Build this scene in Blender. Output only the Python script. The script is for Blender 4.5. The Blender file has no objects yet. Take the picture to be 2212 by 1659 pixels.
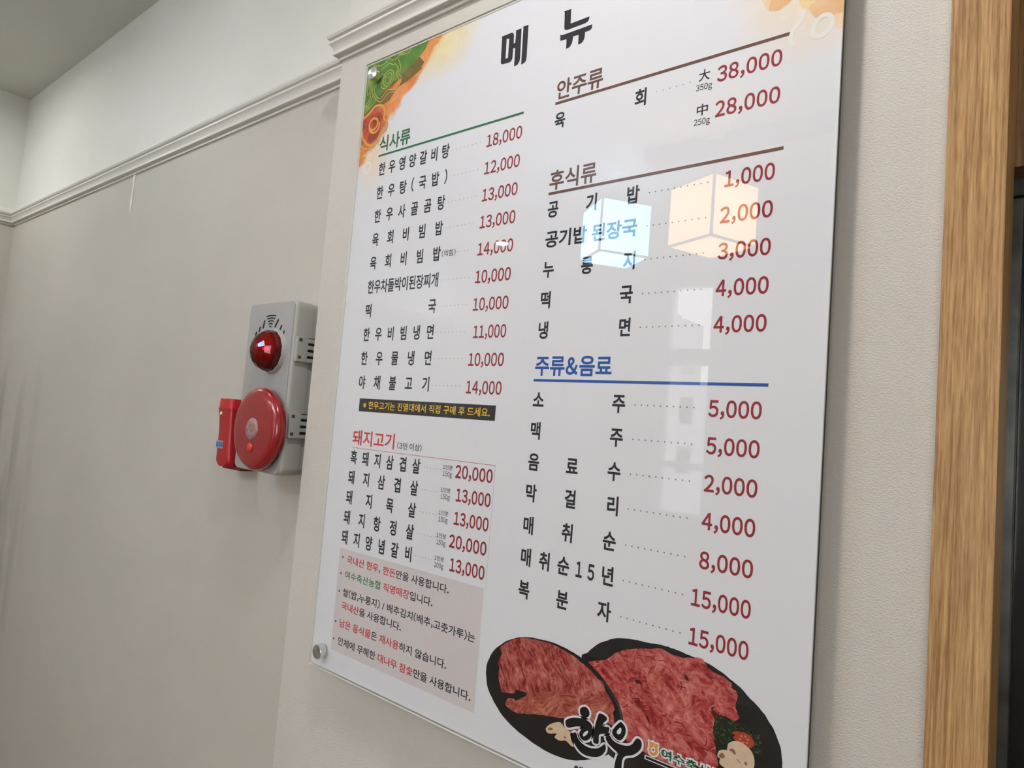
import bpy, math, random
from mathutils import Matrix, Vector
random.seed(7)
S = bpy.context.scene
COL = S.collection
CZ = 1.45                                   # height of the camera above the floor (m)

# ---------------------------------------------------------------- camera
cam = bpy.data.cameras.new('camera')
cam.sensor_width = 36.0
cam.lens = 36.0 * 1450.0 / 2212.0
cam.clip_start = 0.02
co = bpy.data.objects.new('camera', cam); COL.objects.link(co)
R = ((0.773677, -0.078873, 0.628652), (0.020086, 0.994776, 0.100088), (-0.633262, -0.064809, 0.771219))
ri = Vector((R[0][0], R[0][2], -R[0][1])); dn = Vector((R[1][0], R[1][2], -R[1][1])); fw = Vector((R[2][0], R[2][2], -R[2][1]))
m = Matrix.Identity(4)
for k in range(3):
    m[k][0] = ri[k]; m[k][1] = -dn[k]; m[k][2] = -fw[k]
m[2][3] = CZ
co.matrix_world = m
S.camera = co

# ---------------------------------------------------------------- world and exposure
S.view_settings.view_transform = 'Standard'
S.view_settings.look = 'None'
S.view_settings.exposure = 0.0
S.view_settings.gamma = 1.0
S.view_settings.use_curve_mapping = False
S.cycles.sample_clamp_indirect = 30.0
W = bpy.data.worlds.new('daylight'); S.world = W; W.use_nodes = True
bg = W.node_tree.nodes['Background']
bg.inputs[0].default_value = (0.98, 0.97, 0.98, 1); bg.inputs[1].default_value = 7.5

# ---------------------------------------------------------------- lights of the room (recessed downlights, some added only as fill)
CEIL = 2.505
DOWN = [  # x, y, watts, colour, cone (deg)
    (-0.33, 0.18, 5.2, (0.96, 0.97, 1.0), 160),
    (-2.55, 0.16, 3.8, (0.95, 0.99, 1.0), 176),
    (-1.45, 0.10, 1.6, (0.96, 0.98, 1.0), 176),  # added, unseen: brightens the upper wall near the pillar
    (-2.50, -1.65, 9.5, (0.93, 0.965, 1.0), 160),
    (-0.50, -2.00, 3.0, (0.93, 0.965, 1.0), 160),  # added general fill, kept out of the board's reflection
    (1.30, -1.40, 5.0, (0.93, 0.965, 1.0), 160),  # added general fill on the unseen right side
    (1.30, 0.10, 3.0, (0.93, 0.965, 1.0), 160),  # added general fill, out of view past the oak casing
]
LAMP_WARM, LAMP_COOL = 6.5, 12.0


# ---------------------------------------------------------------- helpers
def lin(c):
    return tuple(((x / 255.0) / 12.92 if x / 255.0 <= 0.04045 else ((x / 255.0 + 0.055) / 1.055) ** 2.4) for x in c) + (1.0,)


MATS = {}


def mat(name, col=None, rough=0.5, metal=0.0, spec=0.5, bump=None, coat=0.0, noise=None, alpha=None):
    """col sRGB 0-255. bump=(scale, distance). noise=(scale, second colour, amount)"""
    if name in MATS:
        return MATS[name]
    mt = bpy.data.materials.new(name); mt.use_nodes = True
    nt = mt.node_tree; b = nt.nodes['Principled BSDF']
    b.inputs['Base Color'].default_value = lin(col)
    b.inputs['Roughness'].default_value = rough
    b.inputs['Metallic'].default_value = metal
    b.inputs['Specular IOR Level'].default_value = spec
    b.inputs['Coat Weight'].default_value = coat
    tc = nt.nodes.new('ShaderNodeTexCoord')
    if noise:
        n = nt.nodes.new('ShaderNodeTexNoise'); n.inputs['Scale'].default_value = noise[0]; n.inputs['Detail'].default_value = 5
        nt.links.new(tc.outputs['Object'], n.inputs['Vector'])
        r = nt.nodes.new('ShaderNodeValToRGB')
        r.color_ramp.elements[0].position = 0.5 - noise[2]; r.color_ramp.elements[1].position = 0.5 + noise[2]
        r.color_ramp.elements[0].color = lin(col); r.color_ramp.elements[1].color = lin(noise[1])
        nt.links.new(n.outputs['Fac'], r.inputs['Fac']); nt.links.new(r.outputs[0], b.inputs['Base Color'])
    if bump:
        n = nt.nodes.new('ShaderNodeTexNoise'); n.inputs['Scale'].default_value = bump[0]; n.inputs['Detail'].default_value = 3
        nt.links.new(tc.outputs['Object'], n.inputs['Vector'])
        bp = nt.nodes.new('ShaderNodeBump'); bp.inputs['Distance'].default_value = bump[1]; bp.inputs['Strength'].default_value = 1.0
        nt.links.new(n.outputs['Fac'], bp.inputs['Height']); nt.links.new(bp.outputs[0], b.inputs['Normal'])
    MATS[name] = mt
    return mt


def emit(name, col, strength):
    if name in MATS:
        return MATS[name]
    mt = bpy.data.materials.new(name); mt.use_nodes = True
    nt = mt.node_tree; nt.nodes.clear()
    e = nt.nodes.new('ShaderNodeEmission'); o = nt.nodes.new('ShaderNodeOutputMaterial')
    e.inputs[0].default_value = (*col, 1); e.inputs[1].default_value = strength
    nt.links.new(e.outputs[0], o.inputs[0])
    MATS[name] = mt
    return mt


def crom(pts, n=5, closed=True):
    """Catmull-Rom through the points"""
    out = []; N = len(pts)
    rng = range(N) if closed else range(N - 1)
    for i in rng:
        if closed:
            p0, p1, p2, p3 = (pts[(i + k) % N] for k in (-1, 0, 1, 2))
        else:
            p0, p1, p2, p3 = pts[max(i - 1, 0)], pts[i], pts[i + 1], pts[min(i + 2, N - 1)]
        for s in range(n):
            t = s / n
            out.append(tuple(0.5 * ((2 * b) + (c - a) * t + (2 * a - 5 * b + 4 * c - d) * t * t + (3 * b - a - 3 * c + d) * t ** 3)
                             for a, b, c, d in zip(p0, p1, p2, p3)))
    if not closed:
        out.append(tuple(pts[-1]))
    return out


class M:
    def __init__(s):
        s.v = []; s.f = []; s.mi = []

    def add(s, v, f, mi=0):
        o = len(s.v); s.v += [tuple(p) for p in v]
        s.f += [tuple(i + o for i in q) for q in f]; s.mi += [mi] * len(f)
        return s

    def box(s, x0, x1, y0, y1, z0, z1, mi=0):
        v = [(x0, y0, z0), (x1, y0, z0), (x1, y1, z0), (x0, y1, z0), (x0, y0, z1), (x1, y0, z1), (x1, y1, z1), (x0, y1, z1)]
        f = [(3, 2, 1, 0), (4, 5, 6, 7), (0, 1, 5, 4), (1, 2, 6, 5), (2, 3, 7, 6), (3, 0, 4, 7)]
        return s.add(v, f, mi)

    def rbox(s, x0, x1, y0, y1, z0, z1, r, bev=0.0, mi=0, n=6):
        """rounded rectangle in XZ, extruded along Y; bev rounds the front (y0) rim"""
        def loop(ins, y):
            L = []
            rr = max(r - ins, 0.0005)
            for cx, cz, a0 in ((x1 - r, z1 - r, 0), (x0 + r, z1 - r, 90), (x0 + r, z0 + r, 180), (x1 - r, z0 + r, 270)):
                for k in range(n + 1):
                    a = math.radians(a0 + 90 * k / n)
                    L.append((cx + rr * math.cos(a), y, cz + rr * math.sin(a)))
            return L
        loops = []
        if bev > 0:
            for k in range(4):
                a = math.pi / 2 * k / 4
                loops.append(loop(bev * (1 - math.sin(a)), y0 + bev * (1 - math.cos(a))))
        loops.append(loop(0, y0 + bev)); loops.append(loop(0, y1))
        return s.loft(loops, True, mi)

    def loft(s, loops, caps=True, mi=0):
        n = len(loops[0]); v = [p for L in loops for p in L]; f = []
        for i in range(len(loops) - 1):
            for k in range(n):
                a = i * n + k; b = i * n + (k + 1) % n
                f.append((a, b, b + n, a + n))
        if caps:
            f.append(tuple(range(n))[::-1]); f.append(tuple((len(loops) - 1) * n + k for k in range(n)))
        return s.add(v, f, mi)

    def lathe(s, cx, cz, prof, n=48, mi=0, a_off=0.0):
        """axis along Y at (cx, cz); prof = [(radius, y)]"""
        v = []; f = []
        for r, y in prof:
            for k in range(n):
                a = 2 * math.pi * k / n + a_off
                v.append((cx + r * math.cos(a), y, cz + r * math.sin(a)))
        for i in range(len(prof) - 1):
            for k in range(n):
                a = i * n + k; b = i * n + (k + 1) % n
                f.append((a, b, b + n, a + n))
        if prof[0][0] > 1e-6: f.append(tuple(range(n))[::-1])
        if prof[-1][0] > 1e-6: f.append(tuple((len(prof) - 1) * n + k for k in range(n)))
        return s.add(v, f, mi)

    def disc(s, cx, cy, z, r, n=32, mi=0):
        return s.add([(cx + r * math.cos(2 * math.pi * k / n), cy + r * math.sin(2 * math.pi * k / n), z) for k in range(n)], [tuple(range(n))], mi)

    def vlathe(s, cx, cy, prof, n=32, mi=0):
        v = []; f = []
        for r, z in prof:
            for k in range(n):
                a = 2 * math.pi * k / n
                v.append((cx + r * math.cos(a), cy + r * math.sin(a), z))
        for i in range(len(prof) - 1):
            for k in range(n):
                a = i * n + k; b = i * n + (k + 1) % n
                f.append((a, b, b + n, a + n))
        return s.add(v, f, mi)

    def poly(s, pts, y, mi=0):
        """flat printed shape, points (x, z relative to the camera height), facing -Y"""
        ar = sum(pts[i][0] * pts[(i + 1) % len(pts)][1] - pts[(i + 1) % len(pts)][0] * pts[i][1] for i in range(len(pts)))
        P = list(pts) if ar > 0 else list(pts)[::-1]
        return s.add([(x, y, z + CZ) for x, z in P], [tuple(range(len(P)))], mi)

    def rect(s, x0, x1, z0, z1, y, mi=0):
        return s.poly([(x0, z0), (x1, z0), (x1, z1), (x0, z1)], y, mi)

    def ell(s, cx, cz, rx, rz, y, n=20, mi=0):
        return s.poly([(cx + rx * math.cos(2 * math.pi * k / n), cz + rz * math.sin(2 * math.pi * k / n)) for k in range(n)], y, mi)

    def ribbon(s, pts, w, y, closed=True, mi=0):
        N = len(pts); L = []; Rr = []
        for i in range(N):
            a = pts[(i - 1) % N] if closed or i > 0 else pts[i]
            b = pts[(i + 1) % N] if closed or i < N - 1 else pts[i]
            dx, dz = b[0] - a[0], b[1] - a[1]; l = math.hypot(dx, dz) or 1
            nx, nz = -dz / l * w / 2, dx / l * w / 2
            L.append((pts[i][0] + nx, y, pts[i][1] + nz + CZ)); Rr.append((pts[i][0] - nx, y, pts[i][1] - nz + CZ))
        f = []
        for i in range(N if closed else N - 1):
            j = (i + 1) % N
            f.append((N + i, N + j, j, i))
        return s.add(L + Rr, f, mi)

    def sweep(s, prof, path, mi=0, caps=True):
        """prof = [(out, z)]; path = [(x, y, nx, ny)] with the outward offset direction at every corner"""
        loops = [[(x + nx * p, y + ny * p, z) for p, z in prof] for x, y, nx, ny in path]
        n = len(prof); v = [q for L in loops for q in L]; f = []
        for i in range(len(loops) - 1):
            for k in range(n - 1):
                a = i * n + k
                f.append((a, a + n, a + n + 1, a + 1))
        if caps:
            f.append(tuple(range(n))); f.append(tuple((len(loops) - 1) * n + k for k in range(n))[::-1])
        return s.add(v, f, mi)

    def build(s, name, mats, parent=None, smooth=None, bevel=None, origin=None):
        me = bpy.data.meshes.new(name)
        og = Vector(origin) if origin else (Vector(parent['_o']) if parent is not None else Vector((0, 0, 0)))
        me.from_pydata([tuple(Vector(p) - og) for p in s.v], [], s.f)
        for mm in (mats if isinstance(mats, (list, tuple)) else [mats]):
            me.materials.append(mm)
        for p, i in zip(me.polygons, s.mi):
            p.material_index = i
        if smooth:
            for p in me.polygons: p.use_smooth = True
            me.set_sharp_from_angle(angle=math.radians(smooth))
        me.update()
        o = bpy.data.objects.new(name, me); COL.objects.link(o)
        if parent is not None:
            o.parent = parent
            o['_o'] = tuple(parent['_o'])
        else:
            o.location = og
            o['_o'] = tuple(og)
        if bevel:
            bv = o.modifiers.new('edge', 'BEVEL'); bv.width = bevel; bv.segments = 2; bv.limit_method = 'ANGLE'; bv.angle_limit = math.radians(40)
        return o


def thing(name, label, cat, loc, group=None):
    o = bpy.data.objects.new(name, None); COL.objects.link(o)
    o.location = loc; o['_o'] = tuple(loc); o.empty_display_size = 0.05
    o['label'] = label; o['category'] = cat
    if group: o['group'] = group
    return o


def struct(o):
    o['kind'] = 'structure'
    return o


# ---------------------------------------------------------------- lettering
GL = {}


def load_glyphs(need):
    """outline of every character wanted, from Blender's own built-in font, thickened by a band along its rim"""
    tmp = {}
    for ch in sorted({c for c, _ in need}):
        cu = bpy.data.curves.new('glyph', 'FONT'); cu.body = ch; cu.size = 1.0; cu.resolution_u = 8
        ob = bpy.data.objects.new('glyph', cu); COL.objects.link(ob); tmp[ch] = (ob, cu)
    dg = bpy.context.evaluated_depsgraph_get(); base = {}
    for ch, (ob, cu) in tmp.items():
        ev = ob.evaluated_get(dg); me = ev.to_mesh()
        base[ch] = ([(p.co.x, p.co.y) for p in me.vertices], [tuple(p.vertices) for p in me.polygons])
        ev.to_mesh_clear()
    for ob, cu in tmp.values():
        bpy.data.objects.remove(ob); bpy.data.curves.remove(cu)
    for ch, off in need:
        v, f = base[ch]
        if not v: continue
        v = list(v); f = list(f)
        if off > 0:
            key = [(round(x, 5), round(y, 5)) for x, y in v]; cnt = {}
            for q in f:
                for i in range(len(q)):
                    a, b = q[i], q[(i + 1) % len(q)]; k = tuple(sorted((key[a], key[b])))
                    cnt.setdefault(k, []).append((a, b))
            for k, es in cnt.items():
                if len(es) != 1: continue
                a, b = es[0]; ax, ay = v[a]; bx, by = v[b]; dx, dy = bx - ax, by - ay; l = math.hypot(dx, dy)
                if l < 1e-6: continue
                ux, uy = dx / l * off * .8, dy / l * off * .8; nx, ny = -dy / l * off, dx / l * off; o = len(v)
                v += [(ax - ux - nx, ay - uy - ny), (bx + ux - nx, by + uy - ny), (bx + ux + nx, by + uy + ny), (ax - ux + nx, ay - uy + ny)]
                f.append((o, o + 1, o + 2, o + 3))
        xs = [p[0] for p in v]; ys = [p[1] for p in v]
        GL[ch, off] = (v, f, min(xs), max(xs), min(ys), max(ys), len(base[ch][0]))


def wide(ch):                               # digits and signs in the same face as the hangul
    return chr(ord(ch) + 0xFEE0) if '!' <= ch <= '~' and ch != '/' else ch


def hangul(ch):
    return ord(ch) > 0x2E00 and not (0xFF00 <= ord(ch) <= 0xFF5E)


class Text:
    """one printed line: glyphs placed between x0 and x1, bottom zb, height h of the reference glyph"""
    def __init__(s, txt, x0, x1, zb, h, off=0.01, mode='fit', ref=None, cond=0.86, y=0.6042, cols=None):
        s.t = [wide(c) for c in txt]; s.a = (x0, x1, zb, h, mode, cond); s.off = off; s.ref = wide(ref or '한'); s.y = y
        s.cols = cols or [0] * len(txt)

    def need(s):
        return {(c, s.off) for c in s.t if c != ' '} | {(s.ref, s.off)}

    def into(s, m, which=None):
        x0, x1, zb, h, mode, cond = s.a
        rg = GL[s.ref, s.off]; sy = h / (rg[5] - rg[4]); y0 = rg[4]
        g = [GL.get((c, s.off)) for c in s.t]
        pos = []
        if mode == 'just':
            sx = sy * cond; N = len(g)
            w0 = (g[0][3] - g[0][2]) * sx; w1 = (g[-1][3] - g[-1][2]) * sx
            ca, cb = x0 + w0 / 2, x1 - w1 / 2
            sxs = [sx * (.78 if '\uff10' <= c <= '\uff19' else 1.0) for c in s.t]
            wt = [1.0 if hangul(c) else .58 for c in s.t]
            cum = [sum(wt[:i]) + wt[i] / 2 for i in range(N)]
            for i, q in enumerate(g):
                c = ca + (cb - ca) * (cum[i] - cum[0]) / max(cum[-1] - cum[0], .01)
                pos.append((c - (q[2] + q[3]) / 2 * sxs[i]))
        else:
            adv = []; pen = 0.0
            for c, q in zip(s.t, g):
                if q is None: adv.append((pen, 0)); pen += 0.28; continue
                if hangul(c):
                    adv.append((pen, 0.0)); pen += 0.92
                else:
                    sb = 0.05 if c in '\uff0c\uff0e' else 0.045
                    adv.append((pen + sb - q[2], 0.0)); pen += (q[3] - q[2]) + 2 * sb
            lo = adv[0][0] + g[0][2]; hi = adv[-1][0] + g[-1][3]
            sx = (x1 - x0) / (hi - lo)
            pos = [x0 + (a[0] - lo) * sx for a in adv]; sxs = [sx] * len(g)
        for i, q in enumerate(g):
            if q is None or (which is not None and s.cols[i] != which): continue
            nb_ = q[6]
            m.add([(pos[i] + px * sxs[i], s.y + (.000008 + ((k_ - nb_) // 4 % 12) * .000003 if k_ >= nb_ else 0), zb + (py - y0) * sy + CZ) for k_, (px, py) in enumerate(q[0])], q[1], s.cols[i] if which is None else 0)
        return m


# ================================================================ MATERIALS
def wall_material(name, low, high, zcut, bump=(420.0, 0.0009), stain=False):
    mt = bpy.data.materials.new(name); mt.use_nodes = True; nt = mt.node_tree; b = nt.nodes['Principled BSDF']
    b.inputs['Roughness'].default_value = 0.55; b.inputs['Specular IOR Level'].default_value = 0.3
    g = nt.nodes.new('ShaderNodeNewGeometry'); sp = nt.nodes.new('ShaderNodeSeparateXYZ'); nt.links.new(g.outputs['Position'], sp.inputs[0])
    cut = nt.nodes.new('ShaderNodeMath'); cut.operation = 'GREATER_THAN'; cut.inputs[1].default_value = zcut
    nt.links.new(sp.outputs['Z'], cut.inputs[0])
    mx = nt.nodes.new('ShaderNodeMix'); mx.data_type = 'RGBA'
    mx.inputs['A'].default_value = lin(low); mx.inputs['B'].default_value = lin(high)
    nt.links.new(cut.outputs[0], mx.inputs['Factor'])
    n2 = nt.nodes.new('ShaderNodeTexNoise'); n2.inputs['Scale'].default_value = 3.0; n2.inputs['Detail'].default_value = 4
    nt.links.new(g.outputs['Position'], n2.inputs['Vector'])
    r2 = nt.nodes.new('ShaderNodeMapRange'); r2.inputs['From Min'].default_value = 0.3; r2.inputs['From Max'].default_value = 0.7
    r2.inputs['To Min'].default_value = 0.965; r2.inputs['To Max'].default_value = 1.03
    nt.links.new(n2.outputs['Fac'], r2.inputs['Value'])
    mul = nt.nodes.new('ShaderNodeVectorMath'); mul.operation = 'SCALE'
    nt.links.new(mx.outputs['Result'], mul.inputs[0]); nt.links.new(r2.outputs[0], mul.inputs['Scale'])
    last = mul.outputs[0]
    if stain:                                # grey scuffs rubbed into the wallpaper next to the corner
        sx = nt.nodes.new('ShaderNodeMapping'); sx.inputs['Scale'].default_value = (9, 9, 1.6)
        nt.links.new(g.outputs['Position'], sx.inputs['Vector'])
        n3 = nt.nodes.new('ShaderNodeTexNoise'); n3.inputs['Scale'].default_value = 1.4; n3.inputs['Detail'].default_value = 5
        nt.links.new(sx.outputs[0], n3.inputs['Vector'])
        a = nt.nodes.new('ShaderNodeMapRange'); a.inputs['From Min'].default_value = 0.46; a.inputs['From Max'].default_value = 0.62
        nt.links.new(n3.outputs['Fac'], a.inputs['Value'])
        fx = nt.nodes.new('ShaderNodeMapRange'); fx.inputs['From Min'].default_value = -2.35; fx.inputs['From Max'].default_value = -2.8
        nt.links.new(sp.outputs['X'], fx.inputs['Value'])
        fz = nt.nodes.new('ShaderNodeMapRange'); fz.inputs['From Min'].default_value = 1.62; fz.inputs['From Max'].default_value = 1.2
        nt.links.new(sp.outputs['Z'], fz.inputs['Value'])
        p1 = nt.nodes.new('ShaderNodeMath'); p1.operation = 'MULTIPLY'; nt.links.new(a.outputs[0], p1.inputs[0]); nt.links.new(fx.outputs[0], p1.inputs[1])
        p2 = nt.nodes.new('ShaderNodeMath'); p2.operation = 'MULTIPLY'; nt.links.new(p1.outputs[0], p2.inputs[0]); nt.links.new(fz.outputs[0], p2.inputs[1])
        p3 = nt.nodes.new('ShaderNodeMath'); p3.operation = 'MULTIPLY'; p3.inputs[1].default_value = 0.5; nt.links.new(p2.outputs[0], p3.inputs[0])
        m3 = nt.nodes.new('ShaderNodeMix'); m3.data_type = 'RGBA'; m3.inputs['B'].default_value = lin((96, 94, 92))
        nt.links.new(last, m3.inputs['A']); nt.links.new(p3.outputs[0], m3.inputs['Factor']); last = m3.outputs['Result']
    nt.links.new(last, b.inputs['Base Color'])
    n = nt.nodes.new('ShaderNodeTexNoise'); n.inputs['Scale'].default_value = bump[0]; n.inputs['Detail'].default_value = 2
    mp = nt.nodes.new('ShaderNodeMapping'); mp.inputs['Scale'].default_value = (1, 1, 1.7)
    nt.links.new(g.outputs['Position'], mp.inputs['Vector']); nt.links.new(mp.outputs[0], n.inputs['Vector'])
    bp = nt.nodes.new('ShaderNodeBump'); bp.inputs['Distance'].default_value = bump[1]
    nt.links.new(n.outputs['Fac'], bp.inputs['Height']); nt.links.new(bp.outputs[0], b.inputs['Normal'])
    return mt


TRIMZ = 2.05
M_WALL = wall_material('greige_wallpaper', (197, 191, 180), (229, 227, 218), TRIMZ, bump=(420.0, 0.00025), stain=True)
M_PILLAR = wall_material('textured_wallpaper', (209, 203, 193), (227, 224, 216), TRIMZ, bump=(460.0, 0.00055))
M_CEIL = mat('ceiling_paint', (205, 204, 196), 0.8)
M_TRIM = mat('white_trim_paint', (222, 218, 209), 0.4)
M_FLOOR = mat('floor_tile', (120, 104, 86), 0.35, noise=(2.5, (138, 122, 100), 0.2))
M_WHITE = mat('white_window_paint', (230, 230, 228), 0.4)
M_BLACK = mat('black_board_edge', (14, 14, 15), 0.5)
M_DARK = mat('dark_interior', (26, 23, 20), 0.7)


def wood(name, c1, c2, rough=0.45):
    mt = bpy.data.materials.new(name); mt.use_nodes = True; nt = mt.node_tree; b = nt.nodes['Principled BSDF']
    b.inputs['Roughness'].default_value = rough; b.inputs['Specular IOR Level'].default_value = 0.35
    g = nt.nodes.new('ShaderNodeNewGeometry')
    mp = nt.nodes.new('ShaderNodeMapping'); mp.inputs['Scale'].default_value = (430, 430, 11); nt.links.new(g.outputs['Position'], mp.inputs['Vector'])
    n = nt.nodes.new('ShaderNodeTexNoise'); n.inputs['Scale'].default_value = 1.0; n.inputs['Detail'].default_value = 6; n.inputs['Distortion'].default_value = 0.6
    nt.links.new(mp.outputs[0], n.inputs['Vector'])
    mp2 = nt.nodes.new('ShaderNodeMapping'); mp2.inputs['Scale'].default_value = (900, 900, 60); nt.links.new(g.outputs['Position'], mp2.inputs['Vector'])
    n2 = nt.nodes.new('ShaderNodeTexNoise'); n2.inputs['Scale'].default_value = 1.0; n2.inputs['Detail'].default_value = 3
    nt.links.new(mp2.outputs[0], n2.inputs['Vector'])
    mp3 = nt.nodes.new('ShaderNodeMapping'); mp3.inputs['Scale'].default_value = (22, 22, 2.2); nt.links.new(g.outputs['Position'], mp3.inputs['Vector'])
    n3 = nt.nodes.new('ShaderNodeTexNoise'); n3.inputs['Scale'].default_value = 1.0; n3.inputs['Detail'].default_value = 2
    nt.links.new(mp3.outputs[0], n3.inputs['Vector'])
    ad = nt.nodes.new('ShaderNodeMath'); ad.operation = 'ADD'; nt.links.new(n.outputs['Fac'], ad.inputs[0])
    ml = nt.nodes.new('ShaderNodeMath'); ml.operation = 'MULTIPLY'; ml.inputs[1].default_value = 0.45; nt.links.new(n2.outputs['Fac'], ml.inputs[0])
    nt.links.new(ml.outputs[0], ad.inputs[1])
    ad2 = nt.nodes.new('ShaderNodeMath'); ad2.operation = 'ADD'; nt.links.new(ad.outputs[0], ad2.inputs[0])
    ml2 = nt.nodes.new('ShaderNodeMath'); ml2.operation = 'MULTIPLY'; ml2.inputs[1].default_value = 0.3; nt.links.new(n3.outputs['Fac'], ml2.inputs[0])
    nt.links.new(ml2.outputs[0], ad2.inputs[1])
    r = nt.nodes.new('ShaderNodeValToRGB'); r.color_ramp.elements[0].position = 0.74; r.color_ramp.elements[1].position = 1.18
    r.color_ramp.elements[0].color = lin(c2); r.color_ramp.elements[1].color = lin(c1)
    mr = nt.nodes.new('ShaderNodeMapRange'); mr.inputs['From Min'].default_value = 0.66; mr.inputs['From Max'].default_value = 1.10
    nt.links.new(ad2.outputs[0], mr.inputs['Value']); r.color_ramp.elements[0].position = 0.0; r.color_ramp.elements[1].position = 1.0
    nt.links.new(mr.outputs[0], r.inputs['Fac']); nt.links.new(r.outputs[0], b.inputs['Base Color'])
    bp = nt.nodes.new('ShaderNodeBump'); bp.inputs['Distance'].default_value = 0.0003; nt.links.new(ad.outputs[0], bp.inputs['Height']); nt.links.new(bp.outputs[0], b.inputs['Normal'])
    return mt


M_WOOD = wood('oak_trim', (206, 166, 114), (146, 106, 62))
M_WOOD_SHADED = wood('shaded_oak_trim', (150, 112, 70), (104, 74, 42))  # same oak, with the shade of the unlit transom recess in its colour


def acrylic():
    """clear sheet: reflects like acrylic on its front, lets everything else through"""
    mt = bpy.data.materials.new('clear_acrylic'); mt.use_nodes = True; nt = mt.node_tree; nt.nodes.clear()
    o = nt.nodes.new('ShaderNodeOutputMaterial'); t = nt.nodes.new('ShaderNodeBsdfTransparent'); gl = nt.nodes.new('ShaderNodeBsdfGlossy')
    gl.inputs['Roughness'].default_value = 0.012
    fr = nt.nodes.new('ShaderNodeFresnel'); fr.inputs['IOR'].default_value = 1.5
    ge = nt.nodes.new('ShaderNodeNewGeometry'); iv = nt.nodes.new('ShaderNodeMath'); iv.operation = 'SUBTRACT'; iv.inputs[0].default_value = 1.0
    nt.links.new(ge.outputs['Backfacing'], iv.inputs[1])
    mu = nt.nodes.new('ShaderNodeMath'); mu.operation = 'MULTIPLY'; nt.links.new(fr.outputs[0], mu.inputs[0]); nt.links.new(iv.outputs[0], mu.inputs[1])
    mx = nt.nodes.new('ShaderNodeMixShader'); nt.links.new(mu.outputs[0], mx.inputs[0]); nt.links.new(t.outputs[0], mx.inputs[1]); nt.links.new(gl.outputs[0], mx.inputs[2])
    nt.links.new(mx.outputs[0], o.inputs[0])
    return mt


M_ACR = acrylic()
M_ACRE = mat('acrylic_cut_edge', (232, 234, 228), 0.35)


def clear_tint(name, col, ior=1.5, rough=0.05):
    mt = bpy.data.materials.new(name); mt.use_nodes = True; nt = mt.node_tree; nt.nodes.clear()
    o = nt.nodes.new('ShaderNodeOutputMaterial'); t = nt.nodes.new('ShaderNodeBsdfTransparent'); gl = nt.nodes.new('ShaderNodeBsdfGlossy')
    t.inputs[0].default_value = (*col, 1); gl.inputs['Roughness'].default_value = rough
    fr = nt.nodes.new('ShaderNodeFresnel'); fr.inputs['IOR'].default_value = ior
    mx = nt.nodes.new('ShaderNodeMixShader'); nt.links.new(fr.outputs[0], mx.inputs[0]); nt.links.new(t.outputs[0], mx.inputs[1]); nt.links.new(gl.outputs[0], mx.inputs[2])
    nt.links.new(mx.outputs[0], o.inputs[0])
    return mt


def ink(name, col, noise=None):
    return mat(name, col, 0.6, spec=0.2, noise=noise)


M_PAPER = ink('print_white', (222, 222, 225))
M_INK = ink('ink_charcoal', (40, 43, 48))
M_PRICE = ink('ink_wine', (146, 42, 50))
M_GREEN = ink('ink_green', (44, 104, 70))
M_BROWN = ink('ink_brown', (104, 72, 66))
M_BLUE = ink('ink_blue', (40, 84, 160))
M_RED = ink('ink_red', (204, 62, 66))
M_RED2 = ink('ink_note_red', (200, 48, 54))
M_NGREEN = ink('ink_note_green', (44, 124, 66))
M_YELLOW = ink('ink_yellow', (236, 190, 60))
M_BAR = ink('ink_black_bar', (50, 48, 46))
M_GREYBOX = ink('ink_grey_box', (210, 202, 202))
M_HAIR = ink('ink_hairline', (170, 166, 166))
M_DOT = ink('ink_leader', (128, 124, 122))
M_LOGO = ink('ink_logo_black', (18, 15, 15))

# ================================================================ ROOM
YP, YW, YB, XL, XR = 0.630, 0.684, -2.70, -2.945, 2.20
o = struct(M().box(XL, XR, YB, 1.6, -0.06, 0.0).build('floor', M_FLOOR))
o = struct(M().box(XL - 0.1, XR + 0.1, YB - 0.1, 1.6, CEIL, CEIL + 0.06).build('ceiling', M_CEIL))
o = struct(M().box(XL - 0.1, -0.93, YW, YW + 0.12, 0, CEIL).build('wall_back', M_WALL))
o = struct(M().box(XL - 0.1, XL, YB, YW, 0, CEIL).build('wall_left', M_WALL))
o = struct(M().box(XR, XR + 0.1, YB, 1.6, 0, CEIL).build('wall_right', M_PILLAR))
# pillar with the face rising a hair towards the wood trim (seam of the wallpaper over the casing)
pil = M()
pts = [(-0.936, 1.0), (-0.936, YP), (-0.0925, YP), (-0.0890, YP - 0.0016), (-0.074, YP - 0.0030), (-0.074, 1.0)]
pil.loft([[(x, y, 0.0) for x, y in pts], [(x, y, CEIL) for x, y in pts]])
o = struct(pil.build('pillar', M_PILLAR)); o.name = 'wall_pillar'
# opening to the right of the pillar
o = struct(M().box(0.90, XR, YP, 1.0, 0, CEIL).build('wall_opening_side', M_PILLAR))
o = struct(M().box(-0.074, 0.90, YP, 1.0, 2.2, CEIL).build('wall_over_opening', M_PILLAR))
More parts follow.
